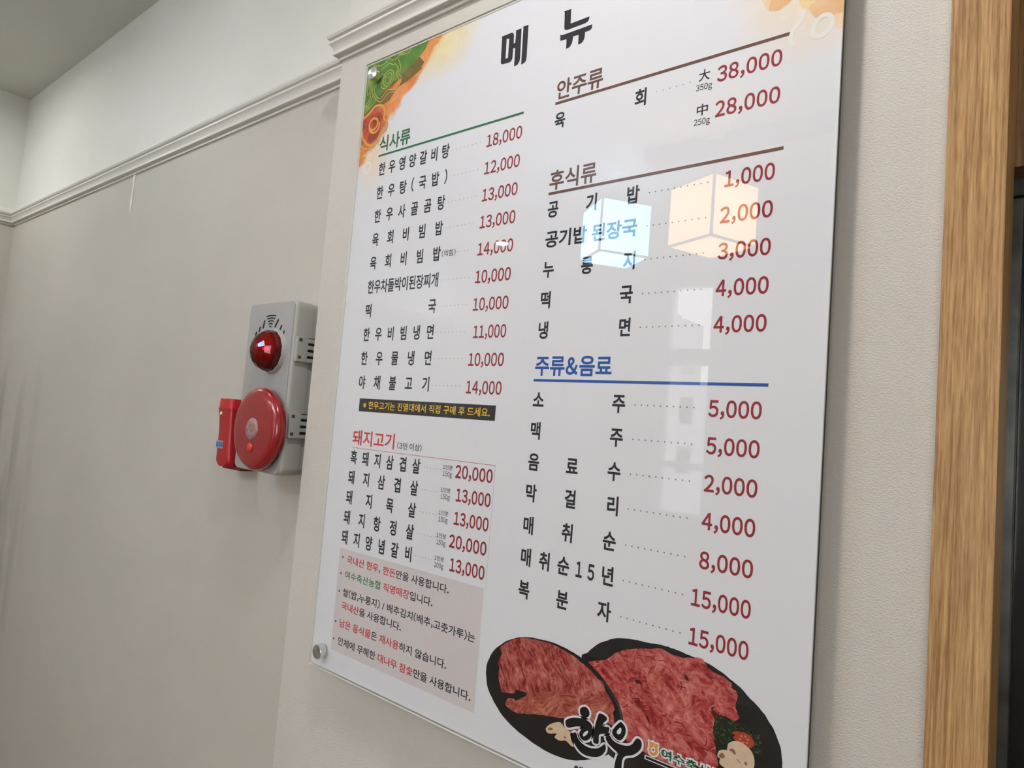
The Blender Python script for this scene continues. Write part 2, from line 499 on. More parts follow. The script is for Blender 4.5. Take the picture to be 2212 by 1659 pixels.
# far wall with a window opening (seen in the acrylic)
wx0, wx1, wz0, wz1 = -1.955, -1.640, 1.00, 2.440
fw_ = M()
ux0, ux1, uz0, uz1 = 0.10, 1.60, 0.95, 2.10      # wide window further along the same wall, added out of view for fill daylight
fw_.box(XL, wx0, YB - 0.12, YB, 0, CEIL); fw_.box(wx1, ux0, YB - 0.12, YB, 0, CEIL); fw_.box(ux1, XR, YB - 0.12, YB, 0, CEIL)
fw_.box(ux0, ux1, YB - 0.12, YB, 0, uz0); fw_.box(ux0, ux1, YB - 0.12, YB, uz1, CEIL)
fw_.box(wx0, wx1, YB - 0.12, YB, 0, wz0); fw_.box(wx0, wx1, YB - 0.12, YB, wz1, CEIL)
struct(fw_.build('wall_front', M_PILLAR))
win = struct(M().box(wx0 - 0.05, wx0 + 0.02, YB - 0.06, YB + 0.02, wz0, wz1 + 0.04).box(wx1 - 0.02, wx1 + 0.05, YB - 0.06, YB + 0.02, wz0, wz1 + 0.04)
             .box(wx0 + 0.02, wx1 - 0.02, YB - 0.06, YB + 0.02, wz1 - 0.02, wz1 + 0.04).box(wx0 + 0.02, wx1 - 0.02, YB - 0.06, YB + 0.02, 1.925, 2.02)
             .box(wx0 + 0.02, wx1 - 0.02, YB - 0.06, YB + 0.02, 1.28, 1.32).box(wx0 - 0.08, wx1 + 0.08, YB - 0.06, YB + 0.06, wz0 - 0.04, wz0 + 0.015)
             .build('window_1', M_WHITE))
M_GLASS = clear_tint('window_glass', (0.96, 0.97, 0.97), 1.45, 0.0)
for a, b in ((wz0 + 0.015, 1.28), (1.32, 1.925), (2.02, wz1 - 0.02)):
    M().box(wx0 + 0.02, wx1 - 0.02, YB - 0.035, YB - 0.03, a, b).build('pane', M_GLASS, win)
fill_win = M().box(ux0 - .04, ux0 + .03, YB - .06, YB + .02, uz0, uz1).box(ux1 - .03, ux1 + .04, YB - .06, YB + .02, uz0, uz1)
fill_win.box(ux0 + .03, ux1 - .03, YB - .06, YB + .02, uz1 - .03, uz1 + .04).box(ux0 - .06, ux1 + .06, YB - .06, YB + .05, uz0 - .04, uz0 + .02)
for k in (1, 2): fill_win.box(ux0 + .5 * k - .025, ux0 + .5 * k + .025, YB - .06, YB + .02, uz0 + .02, uz1 - .03)
fill_win = struct(fill_win.build('added_fill_window', M_WHITE))
for k in range(3):
    M().box(ux0 + .5 * k + .027, ux0 + .5 * k + .473, YB - .035, YB - .03, uz0 + .02, uz1 - .03).build('pane', M_GLASS, fill_win)
PL = bpy.data.lights.new('fill_window_portal', 'AREA'); PL.shape = 'RECTANGLE'; PL.size = ux1 - ux0; PL.size_y = uz1 - uz0; PL.cycles.is_portal = True
po = bpy.data.objects.new('fill_window_portal', PL); COL.objects.link(po); po.location = ((ux0 + ux1) / 2, YB - .13, (uz0 + uz1) / 2); po.rotation_euler = (math.radians(90), 0, 0)
bl = thing('apartment_building', 'pale grey apartment block with a stepped roof outside the window', 'building', (-4.6, -9.6, 0))
M_BLD = mat('grey_render', (176, 176, 182), 0.8)
M_BLDW = mat('building_window', (96, 104, 116), 0.3)
M().box(-7.0, -5.54, -10.4, -9.6, 0, 3.79).box(-5.54, -5.10, -10.4, -9.6, 0, 3.58).box(-5.10, -4.30, -10.4, -9.6, 0, 2.42).build('wall', M_BLD, bl)
for i in range(3):
    for j in range(3):
        M().box(-6.1 + 0.5 * i, -5.85 + 0.5 * i, -9.62, -9.60, 0.9 + 0.85 * j, 1.35 + 0.85 * j).build('window', M_BLDW, bl)

# picture rail mouldings
PROF = [(0.0, 0.5835), (0.0045, 0.5835), (0.0045, 0.5868), (0.0022, 0.5876), (0.0022, 0.5898), (0.0118, 0.5914), (0.0122, 0.5930), (0.0112, 0.5975), (0.0125, 0.6030), (0.0160, 0.6078),
        (0.0178, 0.6096), (0.0180, 0.6132), (0.0146, 0.6142), (0.0146, 0.6158), (0.0196, 0.6175), (0.0216, 0.6215), (0.0206, 0.6262), (0.0160, 0.6310), (0.0075, 0.6366), (0.0, 0.6420)]
PROF = [(p, z + CZ) for p, z in PROF]
tr = M().sweep(PROF, [(XL, YB, 1, 0), (XL, YW, 1, -1), (-0.936, YW, 0, -1)])
t1 = struct(tr.build('trim_1', M_TRIM, smooth=24))
tr = M().sweep(PROF, [(-0.936, YW - 0.0, -1, 0), (-0.936, YP, -1, -1), (-0.060, YP, 0, -1)])
struct(tr.build('trim_2', M_TRIM, smooth=24))
# raised white streak under the moulding
dr = M()
dr.loft([[(-1.898 + dx + r_ * math.cos(a) * 0.006, YW - 0.0005 - max(0, math.sin(a)) * 0.0025 * r_, z) for a in [2 * math.pi * k / 10 for k in range(10)]]
         for dx, r_, z in ((0, 1.1, CZ + 0.583), (0.001, 0.8, CZ + 0.555), (-0.001, 0.7, CZ + 0.53), (-0.003, 1.0, CZ + 0.512), (-0.002, 0.6, CZ + 0.497), (-0.002, 0.2, CZ + 0.482))])
dr.build('white_streak', mat('streak_white', (236, 232, 224), 0.35), t1, smooth=60)

# oak casing of the opening and what is behind it
cas = M().box(-0.0750, -0.0352, 0.612, 0.704, 0, 2.20)
struct(cas.build('trim_3', M_WOOD, bevel=0.0012))
struct(M().box(-0.0352, 0.90, 0.612, 0.704, 2.12, 2.20).build('trim_4', M_WOOD, bevel=0.0012))
struct(M().box(-0.074, 0.90, 0.706, 0.740, CZ + 0.2600, 2.20).build('trim_5', M_WOOD_SHADED))
door = struct(M().box(-0.074, 0.90, 0.760, 0.775, 0.0, CZ + 0.260).build('door_1', mat('dark_glass', (12, 11, 10), 0.15)))
M().box(-0.050, -0.0290, 0.742, 0.762, 0.0, CZ + 0.245).build('stile', mat('grey_aluminium', (96, 96, 92), 0.32, metal=0.7, noise=(30, (66, 68, 66), 0.2)), door, bevel=0.002)
M().box(-0.074, 0.90, 0.738, 0.765, CZ + 0.245, CZ + 0.260).build('rail', mat('dark_aluminium', (50, 46, 40), 0.5), door)
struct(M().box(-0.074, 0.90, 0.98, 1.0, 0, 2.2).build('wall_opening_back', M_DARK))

# ================================================================ CEILING LIGHTS AND PENDANTS
M_DIFF = emit('downlight_diffuser', (1.0, 0.96, 0.9), 30.0)
names = ['white recessed downlight in the ceiling just above the menu board', 'white recessed downlight in the ceiling by the back left wall corner',
         'added fill downlight in the ceiling between the pillar and the corner downlight', 'white recessed downlight in the ceiling reflected left of the cool lamp', 'added fill downlight in the ceiling near the front wall',
         'added fill downlight in the ceiling near the right wall, away from the board wall', 'added fill downlight in the ceiling right of the oak casing']
for (x, y, w, c, cone), lb in zip(DOWN, names):
    d = thing('ceiling_downlight', lb, 'ceiling light', (x, y, CEIL), 'recessed downlights')
    M().vlathe(x, y, [(0.036, CEIL - 0.002), (0.040, CEIL - 0.008), (0.052, CEIL - 0.007), (0.055, CEIL - 0.0005)]).build('ring', M_WHITE, d, smooth=40)
    M().disc(x, y, CEIL - 0.003, 0.037).build('diffuser', M_DIFF, d)
    L = bpy.data.lights.new('downlight', 'AREA'); L.shape = 'DISK'; L.size = 0.06; L.energy = w; L.color = c; L.spread = math.radians(cone)
    lo = bpy.data.objects.new('downlight', L); COL.objects.link(lo); lo.location = (x, y, CEIL - 0.012); lo.visible_camera = True


def pendant(cx, cy, cz, ang, s, em, label):
    t = thing('pendant_lamp', label, 'pendant lamp', (cx, cy, CEIL), 'cube pendant lamps')
    h = s / 2; ca, sa = math.cos(ang), math.sin(ang)

    def P(x, y, z): return (cx + x * ca - y * sa, cy + x * sa + y * ca, cz + z)
    fr = M(); e = 0.0035
    def bar(a, b):
        x0, x1 = sorted((a[0], b[0])); y0, y1 = sorted((a[1], b[1])); z0, z1 = sorted((a[2], b[2]))
        q = M().box(x0 - e, x1 + e, y0 - e, y1 + e, z0 - e, z1 + e)
        fr.add([P(*v) for v in q.v], q.f)
    for sx in (-h, h):
        for sy in (-h, h): bar((sx, sy, -h), (sx, sy, h))
        for sz in (-h, h):
            bar((sx, -h, sz), (sx, h, sz)); bar((-h, sx, sz), (h, sx, sz))
    fr.build('frame', mat('lamp_frame', (140, 132, 122), 0.5), t)
    for k in range(4):
        c2, s2 = math.cos(k * math.pi / 2), math.sin(k * math.pi / 2)
        q = [(-h, h, -h), (h, h, -h), (h, h, h), (-h, h, h)]
        M().add([P(v[0] * c2 - v[1] * s2, v[0] * s2 + v[1] * c2, v[2]) for v in q], [(0, 1, 2, 3)]).build('shade_panel', em, t)
    M().add([P(*v) for v in ((-h, -h, -h), (h, -h, -h), (h, h, -h), (-h, h, -h))], [(0, 1, 2, 3)]).build('bottom_panel', em, t)
    M().vlathe(cx, cy, [(0.003, cz + h), (0.003, CEIL)], n=8).build('cord', M_BLACK, t)
    M().vlathe(cx, cy, [(0.001, CEIL - 0.02), (0.04, CEIL - 0.02), (0.045, CEIL)], n=24).build('canopy', M_WHITE, t, smooth=40)
    q = M()
    q.box(-h, h, -0.006, 0.006, h - 0.006, h); q2 = M().add([P(*v) for v in q.v], q.f); q2.build('crossbar', mat('lamp_frame', None), t)


def shade(name, tint, strength):
    mt = bpy.data.materials.new(name); mt.use_nodes = True; nt = mt.node_tree; nt.nodes.clear()
    o_ = nt.nodes.new('ShaderNodeOutputMaterial'); e_ = nt.nodes.new('ShaderNodeEmission'); t_ = nt.nodes.new('ShaderNodeBsdfTranslucent'); a_ = nt.nodes.new('ShaderNodeAddShader')
    e_.inputs[0].default_value = (*tint, 1); e_.inputs[1].default_value = strength; t_.inputs[0].default_value = (.8, .8, .8, 1)
    nt.links.new(e_.outputs[0], a_.inputs[0]); nt.links.new(t_.outputs[0], a_.inputs[1]); nt.links.new(a_.outputs[0], o_.inputs[0])
    return mt


def bulb(x, y, z, w, c):
    L = bpy.data.lights.new('bulb', 'POINT'); L.energy = w; L.color = c; L.shadow_soft_size = 0.025
    lo = bpy.data.objects.new('bulb', L); COL.objects.link(lo); lo.location = (x, y, z)


bulb(-0.933, -0.937, 2.225, 6.0, (1.0, 0.60, 0.26))
bulb(-1.412, -0.982, 2.192, 22.0, (0.70, 0.88, 1.0))
pendant(-0.933, -0.937, 2.217, math.radians(22), 0.205, shade('warm_lamp_shade', (1.0, 0.55, 0.20), LAMP_WARM), 'square white pendant lamp glowing warm, the right one of the pair')
pendant(-1.381, -1.047, 2.245, math.radians(36), 0.205, shade('cool_lamp_shade', (0.26, 0.62, 1.0), LAMP_COOL), 'square white pendant lamp glowing cool blue-white, the left one of the pair')
# grey lighting rail under the ceiling
o = M().box(-1.20, -0.35, -0.985, -0.915, 2.452, CEIL).build('ceiling_rail', mat('grey_rail', (46, 46, 46), 0.6), bevel=0.004, origin=(-0.8, -0.95, CEIL))
o['label'] = 'long grey rail fixed under the ceiling above the pendant lamps'; o['category'] = 'ceiling rail'

# ================================================================ MENU BOARD
BX0, BX1, BZ0, BZ1 = -0.8280, -0.1536, -0.3594, 0.5318
Y0 = 0.6046


def lv(k):                                  # printing layers, each a hair nearer than the last
    return Y0 - 0.00005 * k


board = thing('menu_board', 'large white acrylic menu board with Korean dishes and prices, held by steel standoffs', 'menu board', (-0.49, YP, CZ + BZ0))
ac = M()
AX0, AX1, AZ0_, AZ1_, AY = BX0 - .0025, BX1 - .0004, BZ0 - .0010, BZ1 + .0016, .6018
ac.add([(AX0, AY, AZ0_ + CZ), (AX1, AY, AZ0_ + CZ), (AX1, AY, AZ1_ + CZ), (AX0, AY, AZ1_ + CZ)], [(0, 1, 2, 3)], 0)
for (xa, za), (xb, zb) in (((AX0, AZ0_), (AX1, AZ0_)), ((AX1, AZ0_), (AX1, AZ1_)), ((AX1, AZ1_), (AX0, AZ1_)), ((AX0, AZ1_), (AX0, AZ0_))):
    ac.add([(xa, AY, za + CZ), (xa, Y0 - .0001, za + CZ), (xb, Y0 - .0001, zb + CZ), (xb, AY, zb + CZ)], [(3, 2, 1, 0)], 1)
ac.build('acrylic_sheet', [M_ACR, M_ACRE], board)['label'] = 'clear glossy sheet with pale cut edges'
M().box(BX0 - .0012, BX1 - .0006, Y0, Y0 + .0008, CZ + BZ0 + .0012, CZ + BZ1 - .0006).build('print_sheet', M_PAPER, board)
M().box(BX0 - .0015, BX1 - .0004, Y0 + .0008, .6095, CZ + BZ0 + .001, CZ + BZ1 - .0004).build('backing_board', M_BLACK, board)['label'] = 'black backing seen edge on'


def steel():
    mt = bpy.data.materials.new('brushed_steel'); mt.use_nodes = True; nt = mt.node_tree; b = nt.nodes['Principled BSDF']
    b.inputs['Base Color'].default_value = lin((226, 226, 224)); b.inputs['Metallic'].default_value = 1.0; b.inputs['Roughness'].default_value = 0.24
    b.inputs['Anisotropic'].default_value = 0.85
    tg = nt.nodes.new('ShaderNodeTangent'); tg.direction_type = 'RADIAL'; tg.axis = 'Y'
    nt.links.new(tg.outputs[0], b.inputs['Tangent'])
    return mt


M_STEEL = steel()
so = None
for x, z in ((-0.8020, 0.5075), (-0.8020, -0.3350), (-0.1796, 0.5075), (-0.1796, -0.3350)):
    so = M().lathe(x, z + CZ, [(0.0092, 0.592), (0.0100, 0.5928), (0.0100, AY - .0002)], 40).lathe(x, z + CZ, [(0.0095, 0.6096), (0.0095, YP)], 32).build('standoff', M_STEEL, board, smooth=30)
    # own origin at the axis so that the brushing circles it
    me = so.data
    off = Vector((x, 0.596, z + CZ)) - Vector(board['_o'])
    for v in me.vertices: v.co -= off
    so.location = off

need = set(); JOBS = []


def T(part, name, mats, *texts):
    """queue lettering: part = parent, texts merged into one mesh called name"""
    for t in texts: need.update(t.need())
    JOBS.append((part, name, mats, texts))


def leader(part, x0, x1, n, z, r):
    m_ = M()
    for i in range(n): m_.ell(x0 + (x1 - x0) * i / (n - 1), z, r, r, lv(3), 8)
    m_.build('leader_dots', M_DOT, part)


def section(name, label, rule):
    p = rule.build(name, rule.mat, board); p['label'] = label
    return p


def rule(x0, x1, z, t, mt):
    m_ = M().rect(x0, x1, z - t / 2, z + t / 2, lv(3)); m_.mat = mt
    return m_


# ---- corner artwork (green, orange and red brushwork with gold cloud lines), printed
def wash(name, c1, c2, c3, scale, *extra):
    """patchy watercolour ink; extra layers = (c1, c2, c3, noise scale, (start, end, wobble, strength), centre, radii, wobble scale, along the diagonal)
    are laid one over the other on the paper colour, each running out at its rim"""
    mt = bpy.data.materials.new(name); mt.use_nodes = True; nt = mt.node_tree; b = nt.nodes['Principled BSDF']
    b.inputs['Roughness'].default_value = 0.6; b.inputs['Specular IOR Level'].default_value = 0.2
    g = nt.nodes.new('ShaderNodeNewGeometry')

    def ramp(c1, c2, c3, scale):
        n = nt.nodes.new('ShaderNodeTexNoise'); n.inputs['Scale'].default_value = scale; n.inputs['Detail'].default_value = 6; n.inputs['Distortion'].default_value = 0.8
        nt.links.new(g.outputs['Position'], n.inputs['Vector'])
        r = nt.nodes.new('ShaderNodeValToRGB'); r.color_ramp.elements[0].position = 0.3; r.color_ramp.elements[1].position = 0.7
        r.color_ramp.elements[0].color = lin(c1); r.color_ramp.elements[1].color = lin(c3)
        e = r.color_ramp.elements.new(0.5); e.color = lin(c2)
        nt.links.new(n.outputs['Fac'], r.inputs['Fac'])
        return r.outputs[0]
    if c1 is not None:
        nt.links.new(ramp(c1, c2, c3, scale), b.inputs['Base Color'])
        return mt
    last = None
    for c1, c2, c3, scale, edge, center, rad, ns, diag in extra:
        col = ramp(c1, c2, c3, scale)
        sub = nt.nodes.new('ShaderNodeVectorMath'); sub.operation = 'SUBTRACT'; sub.inputs[1].default_value = (center[0], 0, center[1] + CZ); nt.links.new(g.outputs['Position'], sub.inputs[0])
        mu = nt.nodes.new('ShaderNodeVectorMath'); mu.operation = 'MULTIPLY'; mu.inputs[1].default_value = (1 / rad[0], 0, 1 / rad[1]); nt.links.new(sub.outputs[0], mu.inputs[0])
        ln = nt.nodes.new('ShaderNodeVectorMath'); ln.operation = 'DOT_PRODUCT' if diag else 'LENGTH'; nt.links.new(mu.outputs[0], ln.inputs[0])
        if diag: ln.inputs[1].default_value = (1, 0, -1)
        n2 = nt.nodes.new('ShaderNodeTexNoise'); n2.inputs['Scale'].default_value = ns; n2.inputs['Detail'].default_value = 5; nt.links.new(g.outputs['Position'], n2.inputs['Vector'])
        ad = nt.nodes.new('ShaderNodeMath'); ad.operation = 'MULTIPLY_ADD'; ad.inputs[1].default_value = edge[2]; nt.links.new(n2.outputs['Fac'], ad.inputs[0]); nt.links.new(ln.outputs['Value'], ad.inputs[2])
        mr = nt.nodes.new('ShaderNodeMapRange'); mr.inputs['From Min'].default_value = edge[0] + edge[2] / 2; mr.inputs['From Max'].default_value = edge[1] + edge[2] / 2
        mr.inputs['To Min'].default_value = edge[3]; mr.inputs['To Max'].default_value = 0.0
        nt.links.new(ad.outputs[0], mr.inputs['Value'])
        mx = nt.nodes.new('ShaderNodeMix'); mx.data_type = 'RGBA'; mx.inputs['A'].default_value = lin((222, 222, 225))
        if last is not None: nt.links.new(last, mx.inputs['A'])
        nt.links.new(col, mx.inputs['B']); nt.links.new(mr.outputs[0], mx.inputs['Factor']); last = mx.outputs['Result']
    nt.links.new(last, b.inputs['Base Color'])
    return mt


def rough(pts, n=4, amp=0.0008, sm=True):
    P = crom(pts, n) if sm else pts
    return [(x + random.uniform(-amp, amp), z + random.uniform(-amp, amp)) for x, z in P]


TL, TR = BX0 - .0010, BZ1 - .0006
art = M().poly([(TL, TR), (TL, .325), (-.75, .325), (-.62, .41), (-.56, .45), (-.55, TR)], lv(1)).build('corner_artwork', wash('brush_wash', None, None, None, 0,
    ((232, 208, 128), (230, 206, 134), (236, 220, 168), 26, (0.35, 1.0, 0.4, 0.85), (-.672, .535), (.085, .075), 34, False),
    ((232, 206, 170), (234, 208, 172), (234, 214, 186), 30, (0.2, 1.0, 0.4, 0.7), (-.795, .385), (.045, .060), 34, False),
    ((214, 120, 52), (224, 138, 68), (230, 164, 96), 34, (0.90, 0.97, 0.26, 0.97), (TL, TR), (.178, .168), 50, True),
    ((120, 54, 40), (182, 72, 48), (200, 104, 60), 70, (0.6, 1.1, 0.4, 1.0), (-.808, .432), (.038, .036), 70, False)), board)
art['label'] = 'green, orange and red brushwork with gold cloud lines'
GR = [(TL, TR), (-.695, TR), (-.7029, .5199), (-.7117, .5128), (-.7436, .4968), (-.7690, .4800), (-.7925, .4697), (-.8150, .4585), (TL, .4540)]
M().poly(GR, lv(4)).build('green_stroke', wash('green_wash', (66, 112, 36), (88, 132, 50), (140, 158, 78), 42), art)
OL = [(-.7117, .5128), (-.7016, .5015), (-.7075, .4955), (-.7045, .4935), (-.7200, .4875), (-.7318, .4835), (-.7575, .4778), (-.7700, .4640), (-.7850, .4600), (-.8065, .4590), (-.8256, .4510), (TL, .4545), (-.8080, .4660), (-.7875, .4800), (-.7436, .4968)]
M().poly(rough(OL, 1, .0006, False), lv(5)).build('olive_stroke', wash('olive_wash', (102, 86, 40), (116, 96, 44), (138, 104, 48), 60), art)
M().poly([(-.7480, .4915), (-.7475, .4850), (-.7600, .4760), (-.7740, .4790), (-.7620, .4860)], lv(6)).build('orange_stroke', wash('orange_wash_b', (206, 112, 50), (220, 124, 56), (226, 140, 76), 60), art)
M_GOLD = ink('ink_gold', (206, 190, 96)); M_GOLD2 = ink('ink_amber', (226, 160, 66))
gl = M(); Wd = .0009
for pts in ([(-.7592, .5235), (-.7512, .5075), (-.7564, .5004), (-.7479, .4909), (-.7571, .4749), (-.7739, .4750), (-.7898, .4661), (-.8040, .4740), (-.8089, .4842)],
            [(-.7650, .5175), (-.7574, .5079), (-.7600, .5000), (-.7530, .4897), (-.7612, .4775), (-.7769, .4808), (-.7917, .4717), (-.8023, .4780), (-.8088, .4916), (-.8000, .5010)],
            [(-.7960, .5170), (-.7800, .5220), (-.7700, .5175), (-.7650, .5175)],
            [(-.8120, .5270), (-.7950, .5240), (-.7850, .5270), (-.7808, .5300), (-.7702, .5246), (-.7599, .5258), (-.7581, .5282), (-.7392, .5254), (-.7320, .5305)],
            [(-.7560, .5305), (-.7480, .5280), (-.7400, .5305)],
            [(-.8149, .4900), (-.8110, .4800), (-.8190, .4690), (TL + .001, .4650)], [(-.8190, .4880), (-.8160, .4790), (-.8220, .4720), (TL + .001, .4685)],
            [(-.8235, .5230), (-.8255, .5000), (-.8240, .4850), (-.8190, .4880)]):
    gl.ribbon(crom(pts, 6, False), Wd, lv(7), False)
for r_ in (.0078, .0120):
    gl.ribbon([(-.7772 + r_ * math.cos(a / 16 * math.pi) * .98, .4990 + r_ * math.sin(a / 16 * math.pi)) for a in range(32)], Wd, lv(7))
gl.ribbon(crom([(-.7892, .4990), (-.7930, .4900), (-.7850, .4850), (-.7760, .4868), (-.7700, .4895)], 6, False), Wd, lv(7), False)
gl.build('gold_cloud_lines', M_GOLD, art)
gl = M()
gl.ribbon(crom([(TL + .001, .4488), (-.8146, .4546), (-.8024, .4619), (-.7868, .4595), (-.7788, .4488), (-.7796, .4389), (-.7708, .4297), (-.7727, .4201), (-.7847, .4141), (-.7940, .4032), (-.8094, .4035), (-.8235, .4153), (TL + .001, .4280)], 6, False), .0034, lv(7), False)
gl.ribbon([(-.8027 + .0098 * math.cos(a / 16 * math.pi), .4345 + .0090 * math.sin(a / 16 * math.pi)) for a in range(32)], .0034, lv(7))
gl.ribbon(crom([(-.8125, .4345), (-.8090, .4250), (-.7990, .4205), (-.7900, .4250), (-.7890, .4345)], 6, False), .0030, lv(8), False)
gl.ribbon(crom([(TL + .001, .4069), (-.8200, .4000), (-.8120, .3985), (-.8022, .3991), (-.7935, .4002)], 6, False), .0028, lv(7), False)
gl.ribbon(crom([(-.8200, .4000), (-.8210, .3900), (-.8139, .3850)], 6, False), .0026, lv(8), False)
gl.build('amber_cloud_lines', M_GOLD2, art)
M().ribbon([(-.8080 + .0075 * math.cos(a / 16 * math.pi), .3690 + .0075 * math.sin(a / 16 * math.pi)) for a in range(32)], .003, lv(3)).build('pale_cloud_lines', ink('ink_pale_peach', (240, 226, 208)), art)

art2 = M().poly([(-.300, TR), (-.285, .40), (-.25, .345), (-.20, .330), (BX1 - .0006, .325), (BX1 - .0006, TR)], lv(1)).build('corner_artwork', wash('peach_wash', None, None, None, 0,
    ((238, 218, 190), (234, 210, 178), (236, 220, 196), 22, (0.2, 1.0, 0.4, 0.85), (-.176, .425), (.090, .082), 30, False)), board)
art2['label'] = 'pale orange petals and a white ring'
M_PET = wash('petal_orange', (226, 174, 120), (228, 182, 134), (232, 194, 150), 40)
M_PET2 = wash('petal_yellow', (230, 202, 146), (230, 198, 138), (234, 212, 166), 40)
M().poly(crom([(-.2262, .4250), (-.2249, .4170), (-.2213, .4108), (-.2160, .4078), (-.2109, .4070), (-.2056, .4093), (-.2004, .4133), (-.196, .426), (-.21, .440)], 5), lv(2)).build('petal', wash('petal_peach', (234, 208, 172), (232, 202, 162), (236, 214, 182), 40), art2)
M().poly(crom([(-.2205, .4115), (-.2160, .4082), (-.2109, .4073), (-.2056, .4096), (-.2004, .4136), (-.199, .425), (-.214, .430)], 5), lv(3)).build('petal', M_PET, art2)
M().poly(crom([(-.1927, .4105), (-.1906, .4030), (-.1875, .3997), (-.1843, .3989), (-.1740, .4110), (-.170, .43), (-.188, .43)], 5), lv(2)).build('petal', M_PET2, art2)
M().poly(crom([(-.1843, .3989), (-.1823, .4020), (-.1769, .4065), (-.171, .43), (-.160, .44)], 4, False) + [(BX1 - .0008, .44), (BX1 - .0008, .3860)] + crom([(-.1626, .3863), (-.1690, .3894), (-.1774, .3888), (-.1801, .3918), (-.1843, .3989)], 4, False)[:-1], lv(3)).build('petal', M_PET, art2)
M().poly(crom([(-.1626, .3866), (-.1607, .3805), (-.1600, .3743), (-.1580, .3715)], 4, False) + [(BX1 - .0008, .3715), (BX1 - .0008, .3866)], lv(2)).build('petal', wash('petal_peach_b', (232, 200, 160), (234, 206, 170), (234, 212, 182), 40), art2)
q = M().ribbon([(-.1715 + .0088 * math.cos(a / 16 * math.pi + .5) + .0018 * math.sin(a / 16 * math.pi), .3790 + .0094 * math.sin(a / 16 * math.pi + .5)) for a in range(32)], .0042, lv(4))
q.ribbon(crom([(-.1879, .4007), (-.1895, .3906), (-.1955, .3849), (-.1986, .3765), (-.1959, .3675)], 6, False), .0042, lv(4), False)
q.build('white_ring', ink('ink_pale_cream', (230, 225, 216)), art2)

# ---- title
def crm(p): return p
ME = [(-.5586, .4925), (-.5409, .4924), (-.5387, .4904), (-.5377, .4884), (-.5371, .4770), (-.5345, .4769), (-.5346, .4923), (-.5357, .4931), (-.5261, .4931), (-.5246, .4546), (-.5251, .4508), (-.5271, .4476), (-.5298, .4464), (-.5334, .4463), (-.5338, .4699), (-.5372, .4706), (-.5372, .4580), (-.5387, .4549), (-.5414, .4539), (-.5526, .4544), (-.5547, .4553), (-.5562, .4571), (-.5573, .4908)]
ME2 = [(-.5242, .4944), (-.5152, .4940), (-.5142, .4521), (-.5146, .4484), (-.5163, .4464), (-.5190, .4455), (-.5221, .4452), (-.5231, .4921)]
NY = [(-.4622, .4928), (-.4518, .4922), (-.4513, .4741), (-.4250, .4741), (-.4257, .4703), (-.4275, .4684), (-.4306, .4677), (-.4549, .4678), (-.4579, .4686), (-.4598, .4707), (-.4610, .4911)]
NY2 = [(-.4651, .4651), (-.4621, .4636), (-.4204, .4631), (-.4207, .4591), (-.4222, .4572), (-.4249, .4569), (-.4296, .4569), (-.4299, .4508), (-.4309, .4475), (-.4328, .4454), (-.4354, .4446), (-.4382, .4447), (-.4385, .4565), (-.4462, .4571), (-.4466, .4518), (-.4479, .4480), (-.4505, .4452), (-.4550, .4447), (-.4554, .4566), (-.4644, .4573)]
ti = M().poly(ME, lv(3)).poly(ME2, lv(3))
M().poly(NY, lv(3)).poly(NY2, lv(3)).build('title_lettering', ink('ink_title', (42, 40, 46)), board)
ti.poly([(-.5493, .4864), (-.5451, .4856), (-.5446, .4605), (-.5487, .4606)], lv(4), 1)
ti.build('title_lettering', [ink('ink_title', (42, 40, 46)), M_PAPER], board)['label'] = 'heavy black heading lettering at the top'

# ---- meals
sec = section('menu_section', 'meal list under a green heading', rule(-.7838, -.5115, .3818, .0029, M_GREEN))
T(sec, 'heading', M_GREEN, Text('식사류', -.7838, -.7168, .3875, .0232, .018, y=lv(8)))
ROWS = [('한우영양갈비탕', .3510, '18,000'), ('한우탕(국밥)', .3155, '12,000'), ('한우사골곰탕', .2806, '13,000'), ('육회비빔밥', .2460, '13,000'), ('육회비빔밥', .2114, '14,000'),
        ('한우차돌박이된장찌개', .1763, '10,000'), ('떡국', .1416, '10,000'), ('한우비빔냉면', .1071, '11,000'), ('한우물냉면', .0727, '10,000'), ('야채불고기', .0384, '14,000')]
for i, (nm, z, pr) in enumerate(ROWS):
    x0 = -.7800; x1 = -.6352
    T(sec, 'item_name', M_INK, Text(nm, x0, x1, z, .0192, .022, 'fit' if len(nm) > 8 else 'just', cond=.80, y=lv(3)))
    T(sec, 'price', M_PRICE, Text(pr, -.5647 if pr[1] == '1' else -.5690, -.5118, z - .0010, .0163, .018, ref='0', y=lv(3)))
    if i == 4:
        T(sec, 'item_note', M_INK, Text('(익힘)', -.6325, -.6078, z + .0042, .0084, .006, y=lv(3)))
        leader(sec, -.6043, -.5797, 5, z + .0080, .00060)
    else:
        leader(sec, -.6290, -.5802, 8, z + .0082, .00060)

bar = M().rect(-.7744, -.5182, .0063, .0247, lv(3)).build('notice_strip', M_BAR, board); bar['label'] = 'black strip with yellow lettering'
T(bar, 'lettering', M_YELLOW, Text('※ 한우고기는 진열대에서 직접 구매 후 드세요.', -.7655, -.5267, .0106, .0106, .010, y=lv(4)))

